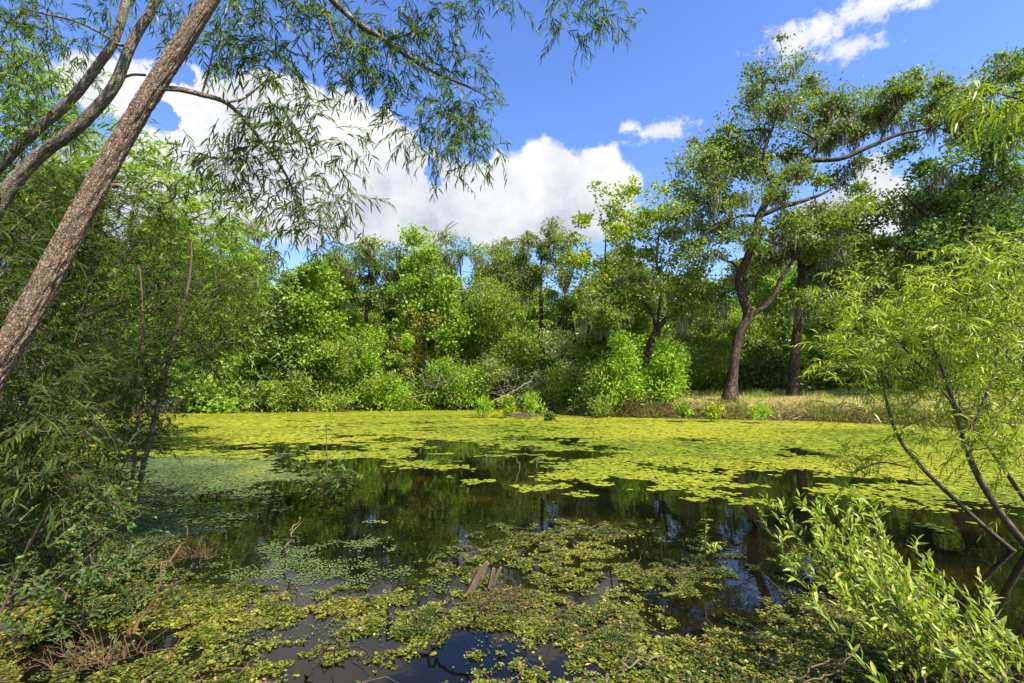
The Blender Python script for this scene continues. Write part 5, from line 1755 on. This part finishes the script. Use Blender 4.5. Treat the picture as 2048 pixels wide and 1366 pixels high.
weed_plant('bank_weed', 'grassy plant at the water left of the lime bushes', 1205, 835, 780, 24, 'myrtle', 18, GB, z0=.05)

# ------------------------------------------------------------------ twigs, logs and stems in the near water
# decayed log
Yl = W(945, 1188)[1]
lg = thing('rotten_log', 'weathered split log end poking out of the weed in the foreground', 'log', (*W(940, 1190)[:2], 0))
rough = lambda L_, a_, R_: R_ * (.7 * (fbmn(np.stack([np.cos(a_) * 4, np.sin(a_) * 4, L_ * 9], -1), 3) - .5) + .75 * (fbmn(np.stack([np.cos(a_) * 2.2, np.sin(a_) * 2.2, L_ * 5], -1), 3) - .5) - .25 * np.abs(np.sin(a_ * 2.5 + L_ * 3)) ** 6)
for nm_, rows in (('log', [(928, 1204, 8), (943, 1178, 8.5), (957, 1152, 8.5), (966, 1137, 7), (976, 1125, 4)]), ('splinter', [(978, 1176, 5), (984, 1152, 5), (987, 1136, 3)]), ('splinter', [(986, 1170, 4), (994, 1150, 4), (1002, 1134, 2.5)])):
    p = smooth_path(pth(rows, Yl), 40)
    b_ = MB()
    tube(b_, p[:, :3], p[:, 3], 24, rough)
    b_.build(nm_, M['brown_wood'], lg, smooth=True)

GW = 'sticks standing or lying in the near water'
STK = [('stick', 'slim pale stick leaning from the open water at left centre', [(566, 1118, 3.2), (578, 1085, 3), (590, 1055, 2.6), (600, 1034, 1.6)], 'brown_wood'),
       ('stick', 'short mossy peg bent upright left of the log', [(788, 1243, 5), (775, 1232, 5), (772, 1218, 4.5), (776, 1204, 3.5)], 'wet_wood'),
       ('stick', 'thin dark bough lying from the log towards lower left', [(842, 1308, 5), (880, 1285, 5), (915, 1262, 4.5), (945, 1235, 4), (972, 1216, 2)], 'wet_wood'),
       ('stick', 'forked dark bough under the thin bough', [(836, 1295, 4), (860, 1312, 5), (885, 1335, 5), (895, 1350, 3)], 'wet_wood'),
       ('stick', 'dark twig lying along the bottom edge left of centre', [(612, 1352, 4), (650, 1325, 4.5), (680, 1310, 4), (730, 1312, 3), (770, 1302, 1.5)], 'wet_wood'),
       ('stick', 'curved pale twig lying on weed at bottom right of centre', [(1165, 1348, 2), (1210, 1322, 3), (1260, 1308, 3.4), (1320, 1312, 2)], 'brown_wood'),
       ('stick', 'dark twig arching over the blue-green mat', [(378, 996, 2.5), (410, 990, 3), (440, 986, 3), (465, 996, 1.5)], 'wet_wood'),
       ('stick', 'bent dark twig rising at lower left of the sky reflection', [(450, 1320, 4), (480, 1305, 4), (500, 1285, 3.5), (503, 1272, 2)], 'wet_wood'),
       ('stick', 'dead twig with hooked top standing in its weed raft', [(1076, 985, 1.4), (1074, 960, 1.2), (1068, 935, 1), (1076, 922, .8), (1086, 916, .4)], 'brown_wood'),
       ('stick', 'dead twig curled over beside the hooked twig', [(1028, 968, 1), (1030, 940, 1), (1026, 925, .8), (1030, 912, .4)], 'brown_wood')]
for (nm_, lab, rows, mt) in STK:
    stick(nm_, lab, 'stick', rows, W(rows[0][0], rows[0][1])[1], mt, GW, 26, 8, lambda L_, a_, R_: R_ * .3 * (fbmn(np.stack([np.cos(a_) * 2, np.sin(a_) * 2, L_ * 14], -1), 3) - .5), .62, 3, .6)
stick('bent_stem', 'long brown crooked stem rising near the lower left corner', 'stem', [(232, 1375, 4), (255, 1310, 5), (272, 1262, 5), (290, 1210, 4.2), (322, 1140, 3.6), (350, 1088, 3), (372, 1052, 1.8)], 3.3, 'rust', None, 30, 8, None, .65, 3, .4)
stick('bent_stem', 'short brown side stem forking off the long crooked stem', 'stem', [(284, 1222, 3), (315, 1200, 2.8), (350, 1165, 2.4), (378, 1143, 1.2)], 3.3, 'rust', None, 20, 7, None, .65, 2, .4)
stick('arched_stem', 'pale arched stem over the bottom right weed', 'stem', [(1560, 1372, 1.4), (1620, 1350, 1.6), (1680, 1322, 1.5), (1730, 1285, .9)], 2.9, 'brown_wood', None, 20, 7, None, 1, 3, .4)
stick('arched_stem', 'second pale stem crossing below the arched one', 'stem', [(1600, 1370, 1.3), (1660, 1345, 1.4), (1700, 1315, 1.2), (1720, 1290, .8)], 2.8, 'brown_wood', None, 20, 7, None, 1, 2, .4)
stick('reed_stalk', 'single straight green reed stalk at the right edge', 'reed', [(2075, 1345, 3), (2010, 1278, 2.6), (1950, 1215, 2.2), (1904, 1164, 1)], 3.0, 'weed_leaf', None, 20, 6)


def emergent(name, label, px, py, top, seed, nst=5, hw=50, mat='willow', L=.19, Wd=.036):
    c_ = W(px, py)
    s = mpp(c_[1])
    r2 = np.random.default_rng(seed)
    root_ = thing(name, label, 'plant', c_, 'plants standing in the water')
    tips_, mids_ = [], []
    for j in range(nst):
        tx = px + (0 if j == 0 else r2.uniform(-hw, hw))
        ty = top if j == 0 else r2.uniform(top * .4 + py * .6, py - 12)
        p = smooth_path(pth([(px + r2.uniform(-4, 4), py, 1.3), ((px + tx) / 2 + r2.uniform(-8, 8), (py + ty) / 2, 1.0), (tx, ty, .5)], c_[1]), 14)
        b_ = MB()
        tube(b_, p[:, :3], p[:, 3], 5)
        b_.build('stem', M['twig'], root_, smooth=True)
        tips_.append(p[5:, :3])
    pt = np.repeat(np.concatenate(tips_), 2, 0)
    lf_ = MB()
    n_ = len(pt)
    a_ = r2.uniform(0, 6.28, n_)
    ax = np.stack([np.cos(a_), np.sin(a_), r2.uniform(-.2, .7, n_)], 1)
    leaf5(lf_, pt, ax, nrm(np.array([0, 0, 1.]) + r2.normal(size=(n_, 3)) * .4), L * r2.uniform(.6, 1.1, n_), Wd, r2.random(n_), .35)
    lf_.build('foliage', M[mat], root_, kind='stuff')


emergent('water_plant', 'thin leafy plant standing alone in the water left of centre', 652, 990, 846, 21, 7, 60)
emergent('water_plant', 'leafy stem clump beside the lone thin plant', 690, 965, 905, 22, 6, 50)
emergent('water_plant', 'small leafy sprig left of the lone thin plant', 610, 945, 900, 23, 5, 36)
emergent('water_plant', 'sparse green sprig standing left of the pale-leaved bush', 1412, 1110, 1040, 24, 4, 30, 'weed_leaf', .10, .02)
for (px, py, n_, sd_, lab) in ((390, 1120, 80, 61, 'brown dead weed stalks over the dark water at left'), (190, 1330, 120, 62, 'rusty dead grass tuft in the lower left corner'), (1010, 1215, 50, 63, 'brown withered weed stalks right of the log')):
    c_ = W(px, py)
    brush('dead_weed', lab, 'dead weed', (c_[0], c_[1], .01), .28, .05, n_, 'rust', sd_, 'dead weeds in the near water', rad=.002, ln=(.08, .22), up=.9)

for o in list(bpy.data.objects):
    if '_o' in o:
        del o['_o']
print('tris', sum(len(me.loops) - 2 * len(me.polygons) for me in bpy.data.meshes), 'objects', len(bpy.data.objects))
